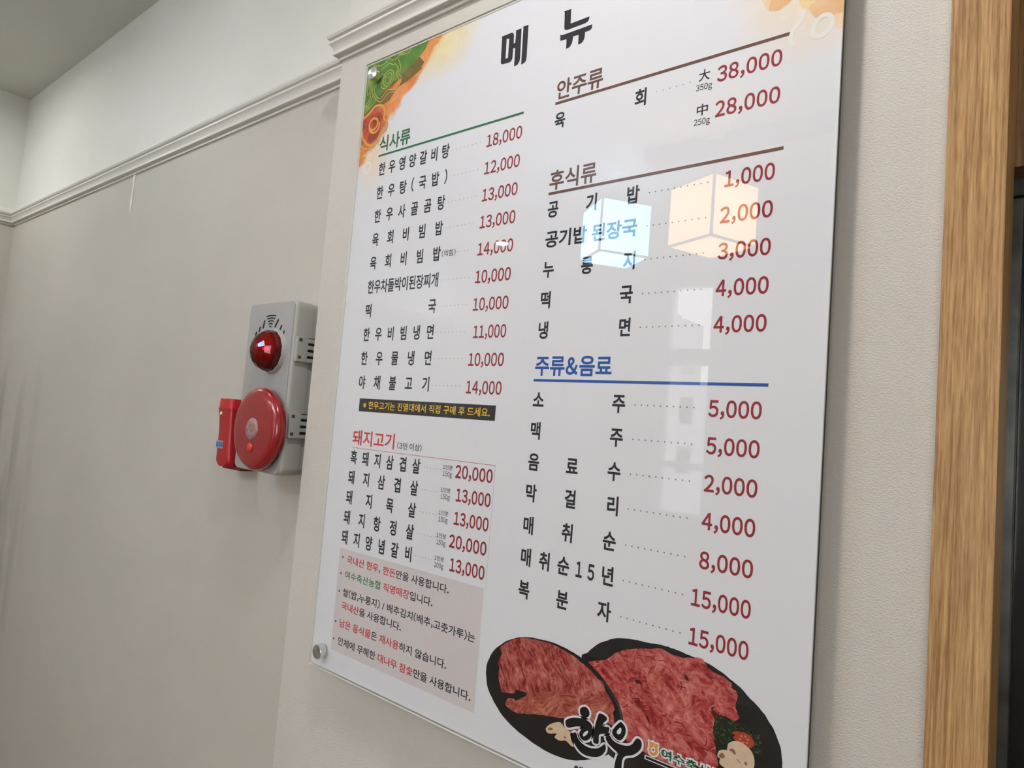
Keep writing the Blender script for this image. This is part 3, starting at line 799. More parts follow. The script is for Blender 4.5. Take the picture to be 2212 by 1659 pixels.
# ---- pork
sec = section('menu_section', 'pork list under a red heading', rule(-.7815, -.5114, -.0458, .0005, M_RED))
T(sec, 'heading', M_RED, Text('돼지고기', -.7822, -.6922, -.0418, .0212, .018, ref='돼', y=lv(3)))
T(sec, 'heading_note', M_INK, Text('(3인 이상)', -.6860, -.6388, -.0398, .0088, .010, y=lv(3)))
PK = [('흑돼지삼겹살', -.0690, '20,000', '150g'), ('돼지삼겹살', -.0972, '13,000', '150g'), ('돼지목살', -.1255, '13,000', '150g'), ('돼지항정살', -.1536, '20,000', '150g'), ('돼지양념갈비', -.1815, '13,000', '200g')]
for i, (nm, z, pr, g_) in enumerate(PK):
    sl = -.0008 * i
    T(sec, 'item_name', M_INK, Text(nm, -.7828 + sl, -.6385 + sl / 2, z, .0192, .024, 'just', cond=.80, y=lv(3)))
    T(sec, 'price', M_PRICE, Text(pr, (-.5752 if pr[0] == '2' else -.5706) + sl * .3, -.5146 + sl * .2, z + .0020, .0163, .024, ref='0', y=lv(3)))
    T(sec, 'portion', M_INK, Text('1인분', -.5973 + sl * .5, -.5804 + sl * .5, z + .0106, .0060, .006, y=lv(3)), Text(g_, -.5965 + sl * .5, -.5806 + sl * .5, z + .0022, .0062, .006, ref='0', y=lv(3)))
    leader(sec, -.6304 + sl * .5, -.6015 + sl * .5, 6, z + .0098, .00060)
M().rect(-.5118, -.5114, -.188, -.0458, lv(3)).build('border_line', M_HAIR, sec)

# ---- notes
nb = M().rect(-.7868, -.5142, -.3293, -.1882, lv(2)).build('notes_panel', M_GREYBOX, board); nb['label'] = 'pale grey panel with six lines of notes'
RB = (M_INK, M_RED2, M_NGREEN)
NOTES = [('국내산 한우, 한돈만을 사용합니다.', '1111111111100000000', -.7690, -.5695, -.2068), ('여수축산농협 직영매장입니다.', '2222222111100000', -.7705, -.5952, -.2280),
         ('쌀(밥,누룽지) / 배추김치(배추,고춧가루)는', '0' * 40, -.7715, -.5216, -.2524), ('국내산을 사용합니다.', '111000000000', -.7720, -.6476, -.2706),
         ('남은 음식물은 재사용하지 않습니다.', '1111111011110000000000', -.7727, -.5634, -.2945), ('인체에 무해한 대나무 참숯만을 사용합니다.', '0000000011111110000000000000', -.7727, -.5212, -.3190)]
NOTES[4] = (NOTES[4][0], '111111100' + '111' + '0' * 20, *NOTES[4][2:])
NOTES[4] = (NOTES[4][0], '11' + '1' + '111' + '0' + '0' + '111' + '0' * 20, *NOTES[4][2:])
NOTES[1] = (NOTES[1][0], '222222' + '0' + '1111' + '0' * 20, *NOTES[1][2:])
NOTES[0] = (NOTES[0][0], '111' + '0' + '111' + '0' + '11' + '0' * 20, *NOTES[0][2:])
NOTES[5] = (NOTES[5][0], '00000000' + '111' + '0' + '11' + '0' * 20, *NOTES[5][2:])
for i, (tx, cl, x0, x1, z) in enumerate(NOTES):
    T(nb, 'note_line', RB, Text(tx, x0, x1, z, .0108, .016, y=lv(3), cols=[int(c) for c in cl[:len(tx)]]))
for x, z in ((-.7789, -.2002), (-.7797, -.2228), (-.7802, -.2474), (-.7816, -.2895), (-.7822, -.3136)):
    M().ell(x, z, .0015, .0015, lv(3), 12).build('bullet', M_INK, nb)

# ---- snacks, sides, drinks
sec = section('menu_section', 'snack list under a brown heading, top right', rule(-.4645, -.1995, .3808, .0032, M_BROWN))
T(sec, 'heading', M_BROWN, Text('안주류', -.4636, -.4006, .3848, .0234, .020, y=lv(3)))
T(sec, 'item_name', M_INK, Text('육회', -.4635, -.3448, .3498, .0192, .024, 'just', cond=.84, y=lv(3)))
leader(sec, -.3329, -.2958, 6, .3605, .0006)
for (a, b, pr, z) in (('大', '350g', '38,000', .3525), ('中', '250g', '28,000', .3169)):
    T(sec, 'size', M_INK, Text(a, -.2867, -.2750, z + .0058, .0118, .014, ref=a, y=lv(3)), Text(b, -.2890, -.2722, z - .0035, .0064, .010, ref='0', y=lv(3)))
    T(sec, 'price', M_PRICE, Text(pr, -.2675, -.2054, z, .0164, .022, ref='0', y=lv(3)))
sec = section('menu_section', 'side dish list under a brown heading', rule(-.4642, -.1998, .2727, .0032, M_BROWN))
T(sec, 'heading', M_BROWN, Text('후식류', -.4640, -.4004, .2765, .0232, .020, y=lv(3)))


def right_row(sec, nm, pr, z, xx=None, mode='just'):
    T(sec, 'item_name', M_INK, Text(nm, -.4636, -.3449, z - .0005, .0194, .026, mode, cond=.84, y=lv(3)))
    T(sec, 'price', M_PRICE, Text(pr, -.2617 if len(pr) > 5 else (-.2560 if pr[0] != '1' else -.2536), -.2064, z, .0163, .022, ref='0', y=lv(3)))
    leader(sec, -.3334, -.2705, 10, z + .0082, .00085)


for nm, pr, z in (('공기밥', '1,000', .2447), ('누룽지', '3,000', .1744), ('떡국', '4,000', .1388), ('냉면', '4,000', .1040)):
    right_row(sec, nm, pr, z)
right_row(sec, '공기밥 된장국', '2,000', .2095, mode='fit')
sec = section('menu_section', 'drinks list under a blue heading', rule(-.4649, -.2018, .0558, .0029, M_BLUE))
T(sec, 'heading', M_BLUE, Text('주류&음료', -.4643, -.3636, .0612, .0222, .024, ref='음', y=lv(3)))
for nm, pr, z in (('소주', '5,000', .0246), ('맥주', '5,000', -.0102), ('음료수', '2,000', -.0452), ('막걸리', '4,000', -.0800), ('매취순', '8,000', -.1158), ('매취순15년', '15,000', -.1508), ('복분자', '15,000', -.1862)):
    right_row(sec, nm, pr, z)


# ---- printed picture of the beef on black stone plates
def meat(name, stretch, ang, scale, dark, mid, fat):
    mt = bpy.data.materials.new(name); mt.use_nodes = True; nt = mt.node_tree; b = nt.nodes['Principled BSDF']
    b.inputs['Roughness'].default_value = 0.6; b.inputs['Specular IOR Level'].default_value = 0.2
    g = nt.nodes.new('ShaderNodeNewGeometry')
    wn = nt.nodes.new('ShaderNodeTexNoise'); wn.inputs['Scale'].default_value = 28; wn.inputs['Detail'].default_value = 3; nt.links.new(g.outputs['Position'], wn.inputs['Vector'])
    wv = nt.nodes.new('ShaderNodeVectorMath'); wv.operation = 'SCALE'; wv.inputs['Scale'].default_value = 0.03; nt.links.new(wn.outputs['Color'], wv.inputs[0])
    av = nt.nodes.new('ShaderNodeVectorMath'); av.operation = 'ADD'; nt.links.new(g.outputs['Position'], av.inputs[0]); nt.links.new(wv.outputs[0], av.inputs[1])
    mp = nt.nodes.new('ShaderNodeMapping'); mp.vector_type = 'TEXTURE'; mp.inputs['Rotation'].default_value = (0, ang, 0); mp.inputs['Scale'].default_value = (stretch, 1, 1)
    nt.links.new(av.outputs[0], mp.inputs['Vector'])
    n1 = nt.nodes.new('ShaderNodeTexNoise'); n1.inputs['Scale'].default_value = scale; n1.inputs['Detail'].default_value = 8; n1.inputs['Roughness'].default_value = 0.7; n1.inputs['Distortion'].default_value = 0.5
    nt.links.new(mp.outputs[0], n1.inputs['Vector'])
    n2 = nt.nodes.new('ShaderNodeTexNoise'); n2.inputs['Scale'].default_value = 60; n2.inputs['Detail'].default_value = 3; nt.links.new(av.outputs[0], n2.inputs['Vector'])
    ad = nt.nodes.new('ShaderNodeMath'); ad.operation = 'MULTIPLY_ADD'; ad.inputs[1].default_value = 0.55; nt.links.new(n2.outputs['Fac'], ad.inputs[0]); nt.links.new(n1.outputs['Fac'], ad.inputs[2])
    r = nt.nodes.new('ShaderNodeValToRGB'); cr = r.color_ramp
    cr.elements[0].position = 0.57; cr.elements[0].color = lin(dark); cr.elements[1].position = 1.0; cr.elements[1].color = lin(fat)
    e = cr.elements.new(0.70); e.color = lin(mid); e = cr.elements.new(0.82); e.color = lin(tuple((a + c) / 2 for a, c in zip(mid, fat)))
    nt.links.new(ad.outputs[0], r.inputs['Fac']); nt.links.new(r.outputs[0], b.inputs['Base Color'])
    return mt


P1 = [(-.5013, -.2759), (-.4982, -.2639), (-.4918, -.2529), (-.4805, -.2425), (-.4692, -.2346), (-.4543, -.2287), (-.4407, -.2255), (-.4273, -.2243), (-.4119, -.2234), (-.3967, -.2250), (-.3860, -.2268), (-.3755, -.2291), (-.3620, -.2341), (-.3494, -.2428), (-.3381, -.2524), (-.3298, -.2619), (-.3241, -.2751), (-.3260, -.2900), (-.3320, -.3040), (-.3371, -.3121), (-.3480, -.3197), (-.3593, -.3250), (-.3728, -.3305), (-.3869, -.3338), (-.4027, -.3348), (-.4191, -.3339), (-.4350, -.3312), (-.4539, -.3267), (-.4713, -.3190), (-.4847, -.3088), (-.4930, -.3004), (-.4985, -.2909)]
P2 = [(-.3760, -.2320), (-.3690, -.2225), (-.3600, -.2130), (-.3500, -.2060), (-.3400, -.2010), (-.3282, -.1975), (-.3132, -.1958), (-.3042, -.1955), (-.2894, -.1936), (-.2782, -.1938), (-.2706, -.1944), (-.2598, -.1957), (-.2549, -.1959), (-.2452, -.1973), (-.2325, -.2007), (-.2215, -.2056), (-.2116, -.2098), (-.2024, -.2169), (-.1943, -.2221), (-.1876, -.2289), (-.1824, -.2348), (-.1778, -.2434), (-.1746, -.2525), (-.1734, -.2641), (-.1745, -.2780), (-.1800, -.2940), (-.1900, -.3080), (-.2100, -.3230), (-.2500, -.3350), (-.3000, -.3350), (-.3297, -.3140), (-.3369, -.3116), (-.3600, -.2800)]
M_STONE = ink('printed_black_stone', (34, 31, 29), noise=(24, (24, 21, 20), 0.2))
M_STONE2 = ink('printed_stone_edge', (64, 60, 56), noise=(60, (38, 35, 33), 0.2))
pic = M().poly(rough(P2, 3, .0003), lv(2)).build('beef_picture', M_STONE, board); pic['label'] = 'printed picture of raw beef on black stone plates'
M().poly(rough(P1, 3, .0003), lv(4)).build('plate', M_STONE, pic)
M().ribbon(crom([(-.3494, -.2432), (-.3381, -.2528), (-.3298, -.2623), (-.3245, -.2751), (-.3264, -.2870)], 5, False), .0030, lv(5), False).build('plate_edge', M_STONE2, pic)
MT1 = [(-.4824, -.2462), (-.4657, -.2341), (-.4566, -.2300), (-.4451, -.2275), (-.4272, -.2256), (-.4106, -.2258), (-.3964, -.2279), (-.3804, -.2317), (-.3667, -.2371), (-.3542, -.2442), (-.3482, -.2465), (-.3447, -.2536), (-.3374, -.2603), (-.3332, -.2662), (-.3347, -.2714), (-.3329, -.2820), (-.3413, -.2832), (-.3575, -.2877), (-.3722, -.2910), (-.3843, -.2933), (-.4050, -.2979), (-.4222, -.3013), (-.4442, -.3071), (-.4521, -.3093), (-.4641, -.3077), (-.4692, -.3053), (-.4663, -.2985), (-.4582, -.2956), (-.4553, -.2968), (-.4439, -.2892), (-.4396, -.2850), (-.4557, -.2854), (-.4588, -.2899), (-.4728, -.2937), (-.4766, -.2917), (-.4822, -.2797), (-.4819, -.2704), (-.4840, -.2628), (-.4800, -.2534)]
M().poly(rough(MT1, 3, .0004), lv(6)).build('beef', meat('printed_beef_slab', 5.0, 0.95, 330, (92, 22, 22), (142, 46, 44), (206, 134, 116)), pic)
M().poly(rough([(-.4396, -.2852), (-.4200, -.2775), (-.3950, -.2700), (-.3700, -.2660), (-.3520, -.2600), (-.3380, -.2620), (-.3400, -.2720), (-.3440, -.2810), (-.3575, -.2875), (-.3722, -.2908), (-.3843, -.2931), (-.4050, -.2977), (-.4222, -.3011), (-.4442, -.3069), (-.4521, -.3091), (-.4641, -.3075), (-.4692, -.3051), (-.4663, -.2985), (-.4582, -.2956), (-.4553, -.2968), (-.4439, -.2892)], 3, .0004), lv(7)).build('beef', meat('printed_beef_slice', 6.0, -0.55, 330, (100, 32, 28), (146, 58, 48), (204, 138, 112)), pic)
MT2 = [(-.3661, -.2330), (-.3630, -.2290), (-.3480, -.2240), (-.3380, -.2150), (-.3280, -.2090), (-.3215, -.2064), (-.3038, -.2013), (-.2891, -.1970), (-.2821, -.1986), (-.2694, -.1994), (-.2613, -.1983), (-.2486, -.1949), (-.2451, -.1984), (-.2410, -.2017), (-.2362, -.2040), (-.2276, -.2052), (-.2199, -.2087), (-.2189, -.2127), (-.2143, -.2149), (-.2139, -.2205), (-.2150, -.2272), (-.2133, -.2323), (-.2113, -.2345), (-.2122, -.2377), (-.2165, -.2405), (-.2211, -.2391), (-.2286, -.2394), (-.2329, -.2445), (-.2340, -.2521), (-.2320, -.2600), (-.2296, -.2736), (-.2276, -.2814), (-.2289, -.2847), (-.2300, -.2960), (-.2500, -.3000), (-.2800, -.3000), (-.3060, -.2950), (-.3200, -.2920), (-.3235, -.2850), (-.3245, -.2740), (-.3290, -.2610), (-.3390, -.2500), (-.3510, -.2410)]
M().poly(rough(MT2, 3, .0005), lv(3)).build('beef', meat('printed_beef_shavings', 1.8, 0.5, 200, (104, 20, 22), (156, 46, 46), (214, 136, 124)), pic)
rs = random.Random(3); cuts = M()


def inside(x, z, P):
    c = False
    for i in range(len(P)):
        (x0, z0), (x1, z1) = P[i - 1], P[i]
        if (z0 > z) != (z1 > z) and x < (x1 - x0) * (z - z0) / (z1 - z0) + x0: c = not c
    return c


for i in range(240):                        # curls of fat and of dark lean in the shavings
    x, z = rs.uniform(-.366, -.212), rs.uniform(-.295, -.196)
    a0 = rs.uniform(0, 6.28); bend = rs.uniform(-1.6, 1.6); L_ = rs.uniform(.003, .012); P_ = []
    for k in range(7):
        P_.append((x, z)); a0 += bend / 6; x += math.cos(a0) * L_ / 6; z += math.sin(a0) * L_ / 6 * .8
    if all(inside(px, pz, MT2) for px, pz in P_): cuts.ribbon(P_, rs.uniform(.0004, .0013), lv(4) - .000003 * (i % 12), False, rs.choice((0, 0, 1, 2)))
cuts.build('fat_streaks', [ink('printed_fat', (188, 108, 96)), ink('printed_lean', (122, 34, 34)), ink('printed_fat_pink', (176, 82, 76))], pic)['kind'] = 'stuff'
cuts = M()
for i in range(150):                        # grain of the slab
    x, z = rs.uniform(-.484, -.334), rs.uniform(-.309, -.226)
    a0 = rs.uniform(.7, 1.2) if z > -.275 - (x + .484) * .05 else rs.uniform(-.7, -.3); bend = rs.uniform(-.5, .5); L_ = rs.uniform(.003, .009); P_ = []
    for k in range(5):
        P_.append((x, z)); a0 += bend / 4; x += math.cos(a0) * L_ / 4; z += math.sin(a0) * L_ / 4
    if all(inside(px, pz, MT1) for px, pz in P_): cuts.ribbon(P_, rs.uniform(.0002, .0006), lv(8) + .00002 - .000003 * (i % 6), False, rs.choice((0, 1, 2)))
cuts.build('fat_streaks', [mat('printed_fat', None), mat('printed_lean', None), mat('printed_fat_pink', None)], pic)['kind'] = 'stuff'
for pts in ([(-.3140, -.2330), (-.3090, -.2320), (-.3050, -.2345), (-.3120, -.2362)], [(-.2382, -.2300), (-.2331, -.2380), (-.2285, -.2396), (-.2330, -.2445), (-.2350, -.2400)], [(-.2640, -.2130), (-.2600, -.2150), (-.2590, -.2190), (-.2630, -.2180)], [(-.3000, -.2600), (-.2985, -.2650), (-.2950, -.2690), (-.2960, -.2640)]):
    M().poly(pts, lv(4)).build('dark_gap', ink('printed_meat_gap', (74, 22, 24)), pic)
PAR = [(-.2334, -.2497), (-.2271, -.2397), (-.2233, -.2392), (-.2150, -.2407), (-.2085, -.2386), (-.2018, -.2413), (-.1951, -.2466), (-.1900, -.2497), (-.1889, -.2555), (-.1922, -.2601), (-.1980, -.2590), (-.2100, -.2620), (-.2217, -.2665), (-.2291, -.2691), (-.2320, -.2600)]
pa = M().poly(rough(PAR, 6, .0012), lv(5))
for i in range(150):
    a, b = random.random(), random.random()
    x = -.2320 + a * .041; z = -.2420 - a * .006 + (b - .8) * .024 * (1 - .35 * a)
    s_ = random.uniform(.0006, .0016); an = random.uniform(0, 6.28)
    pa.poly([(x + s_ * math.cos(an + k * 2.1) * (1 if k else 1.8), z + s_ * math.sin(an + k * 2.1)) for k in range(3)], lv(6), 1 if random.random() < .45 else 2)
pa.build('parsley', [ink('printed_parsley', (30, 36, 24)), ink('printed_parsley_light', (76, 86, 48)), ink('printed_parsley_mid', (44, 54, 32))], pic)['kind'] = 'stuff'
M_TOM = ink('printed_tomato', (164, 64, 44)); M_TOM2 = ink('printed_tomato_seed', (206, 116, 84))
tm = M().poly(crom([(-.2150, -.2545), (-.2139, -.2511), (-.2101, -.2476), (-.2044, -.2463), (-.2000, -.2483), (-.1973, -.2522), (-.1988, -.2563), (-.2023, -.2580), (-.2083, -.2574)], 5), lv(7)).poly(crom([(-.2170, -.2503), (-.2124, -.2473), (-.2098, -.2478), (-.2137, -.2509), (-.2142, -.2539)], 4), lv(6))
for k in range(6):
    a = k * math.pi / 3 + .3
    tm.ell(-.2060 + .0035 * math.cos(a), -.2522 + .0028 * math.sin(a), .0012, .0009, lv(8), 8, 1)
tm.build('tomato_slice', [M_TOM, M_TOM2], pic)
M_MUSH = ink('printed_mushroom', (206, 178, 148), noise=(160, (216, 192, 164), 0.2)); M_GILL = ink('printed_gill', (140, 102, 74))
for nm, pts, l, gills in (('mushroom_slice', [(-.2200, -.2630), (-.2191, -.2599), (-.2148, -.2566), (-.2090, -.2553), (-.2031, -.2571), (-.1986, -.2604), (-.1963, -.2658), (-.1965, -.2727), (-.2000, -.2790), (-.2056, -.2761), (-.2103, -.2708), (-.2194, -.2678)], 9, [[(-.2187, -.2654), (-.2159, -.2633), (-.2132, -.2645), (-.2126, -.2671), (-.2142, -.2673), (-.2161, -.2659)], [(-.2048, -.2710), (-.2034, -.2698), (-.2023, -.2711), (-.2025, -.2729), (-.2040, -.2724)]]),
                          ('mushroom_slice', [(-.2285, -.2725), (-.2272, -.2691), (-.2232, -.2668), (-.2180, -.2662), (-.2133, -.2691), (-.2095, -.2720), (-.2056, -.2761), (-.2100, -.2830), (-.2208, -.2817), (-.2262, -.2795), (-.2261, -.2752), (-.2280, -.2751)], 11, [[(-.2270, -.2726), (-.2245, -.2699), (-.2225, -.2710), (-.2220, -.2730), (-.2242, -.2745), (-.2265, -.2742)]]),
                          ('mushroom_slice', [(-.4129, -.3120), (-.4075, -.3060), (-.3973, -.3005), (-.3930, -.3012), (-.3896, -.3034), (-.3832, -.3054), (-.3790, -.3068), (-.3770, -.3174), (-.3800, -.3188), (-.3875, -.3160), (-.3946, -.3185), (-.4011, -.3174), (-.3993, -.3130), (-.4076, -.3158), (-.4115, -.3154)], 9, [[(-.4105, -.3115), (-.4060, -.3090), (-.4040, -.3105), (-.4075, -.3125)], [(-.3900, -.3130), (-.3880, -.3120), (-.3872, -.3138), (-.3890, -.3142)]])):
    q = M().poly(crom(pts, 4), lv(l))
    for g_ in gills: q.poly(crom(g_, 4), lv(l + 1), 1)
    q.build(nm, [M_MUSH, M_GILL], pic)
M().poly(crom([(-.3834, -.3038), (-.3766, -.2985), (-.3715, -.2985), (-.3733, -.3020), (-.3801, -.3070)], 4), lv(8)).build('tomato_slice', M_TOM, pic)

# calligraphy over the picture
M().poly([(-.3369, -.3116), (-.3297, -.3140), (-.3308, -.3233), (-.3420, -.3420), (-.3660, -.3420), (-.3521, -.3215), (-.3439, -.3170)], lv(6)).build('white_wedge', M_PAPER, pic)
BR = {'dot': [(-.3673, -.2765), (-.3708, -.2783), (-.3721, -.2810), (-.3711, -.2839), (-.3682, -.2852), (-.3644, -.2844), (-.3624, -.2824), (-.3622, -.2796), (-.3639, -.2772), (-.3659, -.2764)],
      'h': [(-.3884, -.2975), (-.3871, -.2955), (-.3828, -.2927), (-.3773, -.2904), (-.3707, -.2890), (-.3641, -.2886), (-.3596, -.2900), (-.3577, -.2930), (-.3575, -.2979), (-.3586, -.3019), (-.3610, -.3052), (-.3647, -.3073), (-.3680, -.3074), (-.3704, -.3055), (-.3709, -.3033), (-.3697, -.3002), (-.3668, -.2956), (-.3701, -.2956), (-.3756, -.2970), (-.3805, -.2993), (-.3849, -.3014), (-.3875, -.3007)],
      'a': [(-.3500, -.2779), (-.3477, -.2770), (-.3445, -.2773), (-.3420, -.2784), (-.3421, -.2800), (-.3450, -.2834), (-.3461, -.2860), (-.3457, -.2877), (-.3436, -.2879), (-.3389, -.2872), (-.3385, -.2888), (-.3396, -.2914), (-.3432, -.2933), (-.3493, -.2965), (-.3494, -.3045), (-.3523, -.3057), (-.3542, -.3051), (-.3540, -.2976), (-.3533, -.2902), (-.3519, -.2844)],
      'n': [(-.3772, -.3050), (-.3790, -.3066), (-.3792, -.3089), (-.3770, -.3132), (-.3727, -.3176), (-.3674, -.3203), (-.3613, -.3208), (-.3549, -.3196), (-.3486, -.3173), (-.3441, -.3137), (-.3413, -.3092), (-.3411, -.3056), (-.3422, -.3049), (-.3452, -.3079), (-.3492, -.3109), (-.3544, -.3129), (-.3598, -.3137), (-.3653, -.3132), (-.3699, -.3116), (-.3735, -.3088), (-.3754, -.3054)],
      'o': [(-.3259, -.2780), (-.3285, -.2808), (-.3318, -.2852), (-.3336, -.2885), (-.3331, -.2909), (-.3307, -.2927), (-.3275, -.2938), (-.3245, -.2928), (-.3222, -.2898), (-.3205, -.2853), (-.3207, -.2815), (-.3222, -.2794), (-.3244, -.2779)],
      'u': [(-.3381, -.2944), (-.3398, -.2956), (-.3401, -.2977), (-.3378, -.3005), (-.3329, -.3032), (-.3260, -.3064), (-.3271, -.3115), (-.3282, -.3172), (-.3283, -.3260), (-.3228, -.3260), (-.3224, -.3159), (-.3220, -.3114), (-.3203, -.3074), (-.3165, -.3047), (-.3116, -.3025), (-.3070, -.2987), (-.3038, -.2946), (-.3026, -.2908), (-.3034, -.2876), (-.3059, -.2866), (-.3080, -.2880), (-.3104, -.2922), (-.3132, -.2953), (-.3180, -.2975), (-.3235, -.2985), (-.3286, -.2986), (-.3323, -.2977), (-.3351, -.2960), (-.3368, -.2944)]}
ol = M(); bk = M()
for k, p in BR.items():
    s_ = crom(p, 4)
    ol.ribbon(s_, .0058, lv(9)); bk.ribbon(s_, .0016, lv(10) + .00002); bk.poly(s_, lv(10))
for p in ([(-.3622, -.2975), (-.3653, -.2999), (-.3670, -.3025), (-.3669, -.3043), (-.3653, -.3039), (-.3630, -.3016), (-.3613, -.2987)], [(-.3258, -.2823), (-.3275, -.2842), (-.3291, -.2867), (-.3290, -.2887), (-.3273, -.2891), (-.3254, -.2879), (-.3243, -.2853), (-.3246, -.2830)]):
    bk.poly(crom(p, 4), lv(11), 1)
lg = bk.build('brush_lettering', [M_LOGO, M_PAPER], board); lg['label'] = 'black brush lettering with a white outline'
ol.build('lettering_outline', M_PAPER, lg)

sg = M().rect(-.2982, -.2300, -.3018, -.2978, lv(9)).build('shop_lettering', M_PAPER, board); sg['label'] = 'small shop name with an orange emblem'
M().rect(-.2970, -.2300, -.3009, -.2987, lv(10)).build('underline', M_LOGO, sg)
EM = [(-.2950, -.2834), (-.2925, -.2847), (-.2905, -.2831), (-.2887, -.2843), (-.2849, -.2839), (-.2851, -.2858), (-.2857, -.2875), (-.2848, -.2905), (-.2859, -.2937), (-.2882, -.2955), (-.2913, -.2959), (-.2935, -.2946), (-.2945, -.2919), (-.2935, -.2893), (-.2941, -.2859)]
em = M().ribbon(EM, .0030, lv(11), True, 1).poly(EM, lv(12))
em.poly(crom([(-.2902, -.2879), (-.2918, -.2896), (-.2922, -.2916), (-.2912, -.2931), (-.2891, -.2930), (-.2878, -.2913), (-.2878, -.2892), (-.2888, -.2878)], 3), lv(13), 1)
em.poly(crom([(-.2900, -.2895), (-.2905, -.2904), (-.2901, -.2915), (-.2892, -.2912), (-.2891, -.2899)], 3), lv(14), 2)
em.poly([(-.2906, -.2832), (-.2903, -.2832), (-.2897, -.2868), (-.2899, -.2868)], lv(13), 1).poly([(-.2872, -.2845), (-.2870, -.2847), (-.2894, -.2872), (-.2897, -.2870)], lv(13), 1)
em.build('emblem', [ink('ink_orange', (226, 150, 62)), M_PAPER, ink('ink_maroon', (80, 24, 26))], sg)
SHOP = '여수축산농협'
T(sg, 'name_outline', M_PAPER, Text(SHOP, -.2829, -.2091, -.2960, .0116, .13, y=lv(11)))
T(sg, 'name', ink('ink_shop_green', (24, 84, 46)), Text(SHOP, -.2815, -.2105, -.2946, .0088, .012, y=lv(12)))
T(board, 'small_print', ink('ink_navy', (26, 30, 70)), Text('예', -.3752, -.3645, -.3475, .0130, .03, y=lv(7)))

load_glyphs(sorted(need))
for part, name, mats, texts in JOBS:
    m_ = M()
    for t in texts: t.into(m_)
    m_.build(name, mats, part)
# ================================================================ FIRE ALARM BOX
M_ABS = mat('pale_grey_plastic', (172, 171, 164), 0.42)
M_ABS2 = mat('grey_cover_plastic', (166, 164, 163), 0.4)
M_SLOT = mat('slot_shadow', (20, 20, 20), 0.7)
M_REDP = mat('red_gloss_plastic', (150, 22, 26), 0.22, coat=0.5)
M_REDT = mat('red_torch_plastic', (170, 16, 26), 0.3, coat=0.2)
AZ0, AZ1 = CZ - 0.1065, CZ + 0.1800
al = thing('fire_alarm_box', 'grey fire alarm box with red beacon and red round call point on the wall', 'fire alarm', (-1.031, YW, AZ0))
M().rbox(-1.1000, -0.9625, 0.640, YW, AZ0 + .001, AZ1 - .001, 0.013).build('body', M_ABS, al, smooth=35)
cv = M().rbox(-1.1020, -0.9610, 0.6078, 0.640, AZ0, AZ1, 0.014, bev=0.006).build('cover', M_ABS, al, smooth=35)
M().rbox(-1.1010, -0.9660, 0.6060, 0.6090, AZ0 + .002, AZ1 - .002, 0.010, bev=0.0008).build('face_plate', M_ABS2, cv, smooth=35)['label'] = 'flat grey front plate'
# sounder slots above the beacon
for k in range(5):
    w_ = 0.0145 * (1 - k * 0.19); z_ = CZ + 0.1550 - k * 0.0046
    v = M().poly([(-1.0315 - w_ + 2 * w_ * i / 8, z_ - CZ + 0.0012 + .0012 * math.sin(math.pi * i / 8)) for i in range(9)] + [(-1.0315 + w_ - 2 * w_ * i / 8, z_ - CZ - .0012 + .0012 * math.sin(math.pi * i / 8)) for i in range(9)], 0.6057)
    v.build('sound_slot', M_SLOT, cv)
for x, z, an, l in ((-1.0525, .1415, 1.35, .0075), (-1.0645, .1336, 1.2, .005), (-1.0745, .1264, 1.0, .004), (-1.0132, .1422, .95, .0085), (-0.9998, .1336, 1.05, .006), (-0.9901, .1241, 1.15, .0055)):
    ca, sa = math.cos(an), math.sin(an); w_ = .0022
    M().poly([(x + ca * l * c - sa * w_ * s, z + sa * l * c + ca * w_ * s) for c, s in ((-1, -.4), (-.8, -1), (.8, -1), (1, -.4), (1, .4), (.8, 1), (-.8, 1), (-1, .4))], 0.6057).build('sound_slot', M_SLOT, cv)
# hinges on the right side
for zc in (0.1000, -0.0245):
    h = M().box(-0.9625, -0.9555, 0.6115, 0.6320, CZ + zc - .0205, CZ + zc + .0205)
    for k in range(4):
        h.box(-0.9600, -0.9545, 0.6320, 0.6470, CZ + zc - .0205 + k * .0107, CZ + zc - .0140 + k * .0107)
    hg = h.build('hinge', M_ABS, al, bevel=0.0008)
    for dz in (-.0135, .0150):
        M().box(-0.9556, -0.9552, 0.6145, 0.6200, CZ + zc + dz - .0025, CZ + zc + dz + .0025).build('hinge_hole', mat('hinge_recess', (58, 57, 54), 0.7), hg)
    M().box(-0.9615, -0.9600, 0.6322, 0.6480, CZ + zc - .0200, CZ + zc + .0200).build('hinge_gap', mat('hinge_recess', None), hg)
# beacon
LX, LZ = -1.0150, CZ + 0.0950
be = M().lathe(LX, LZ, [(0.0340, 0.5995), (0.0360, 0.6000), (0.0372, 0.6030), (0.0385, 0.6062)], 48).build('beacon', mat('milky_plastic', (176, 174, 172), 0.35), al, smooth=40); be['label'] = 'grey beacon base'
dp = M()
prof = [(0.0345 * math.cos(a), 0.598 - 0.029 * math.sin(a)) for a in (math.radians(d) for d in (0, 14, 30, 48, 68))] + [(0.0005, 0.5688)]
dp.lathe(LX, LZ, [(0.0352, 0.6002)] + prof, 14, a_off=0.2)
dp.build('beacon_lens', clear_tint('red_lens', (0.62, 0.012, 0.03), 1.5, 0.06), be)['label'] = 'faceted red translucent lens'
M().lathe(LX, LZ, [(0.0300, 0.5985), (0.0305, 0.588), (0.0180, 0.5790), (0.0005, 0.5760)], 10).build('beacon_reflector', mat('red_inner', (196, 44, 52), 0.3), be)
led = M().lathe(0, 0, [(0.0001, 0.5752), (0.0026, 0.5756), (0.0026, 0.579)], 14)
led.v = [(LX + .0190 + x * 2.2, y + .0030 + x * .3, LZ + .0005 + z * .8) for x, y, z in led.v]
led.build('beacon_led', emit('red_led', (1.0, 0.03, 0.42), 7.0), be)
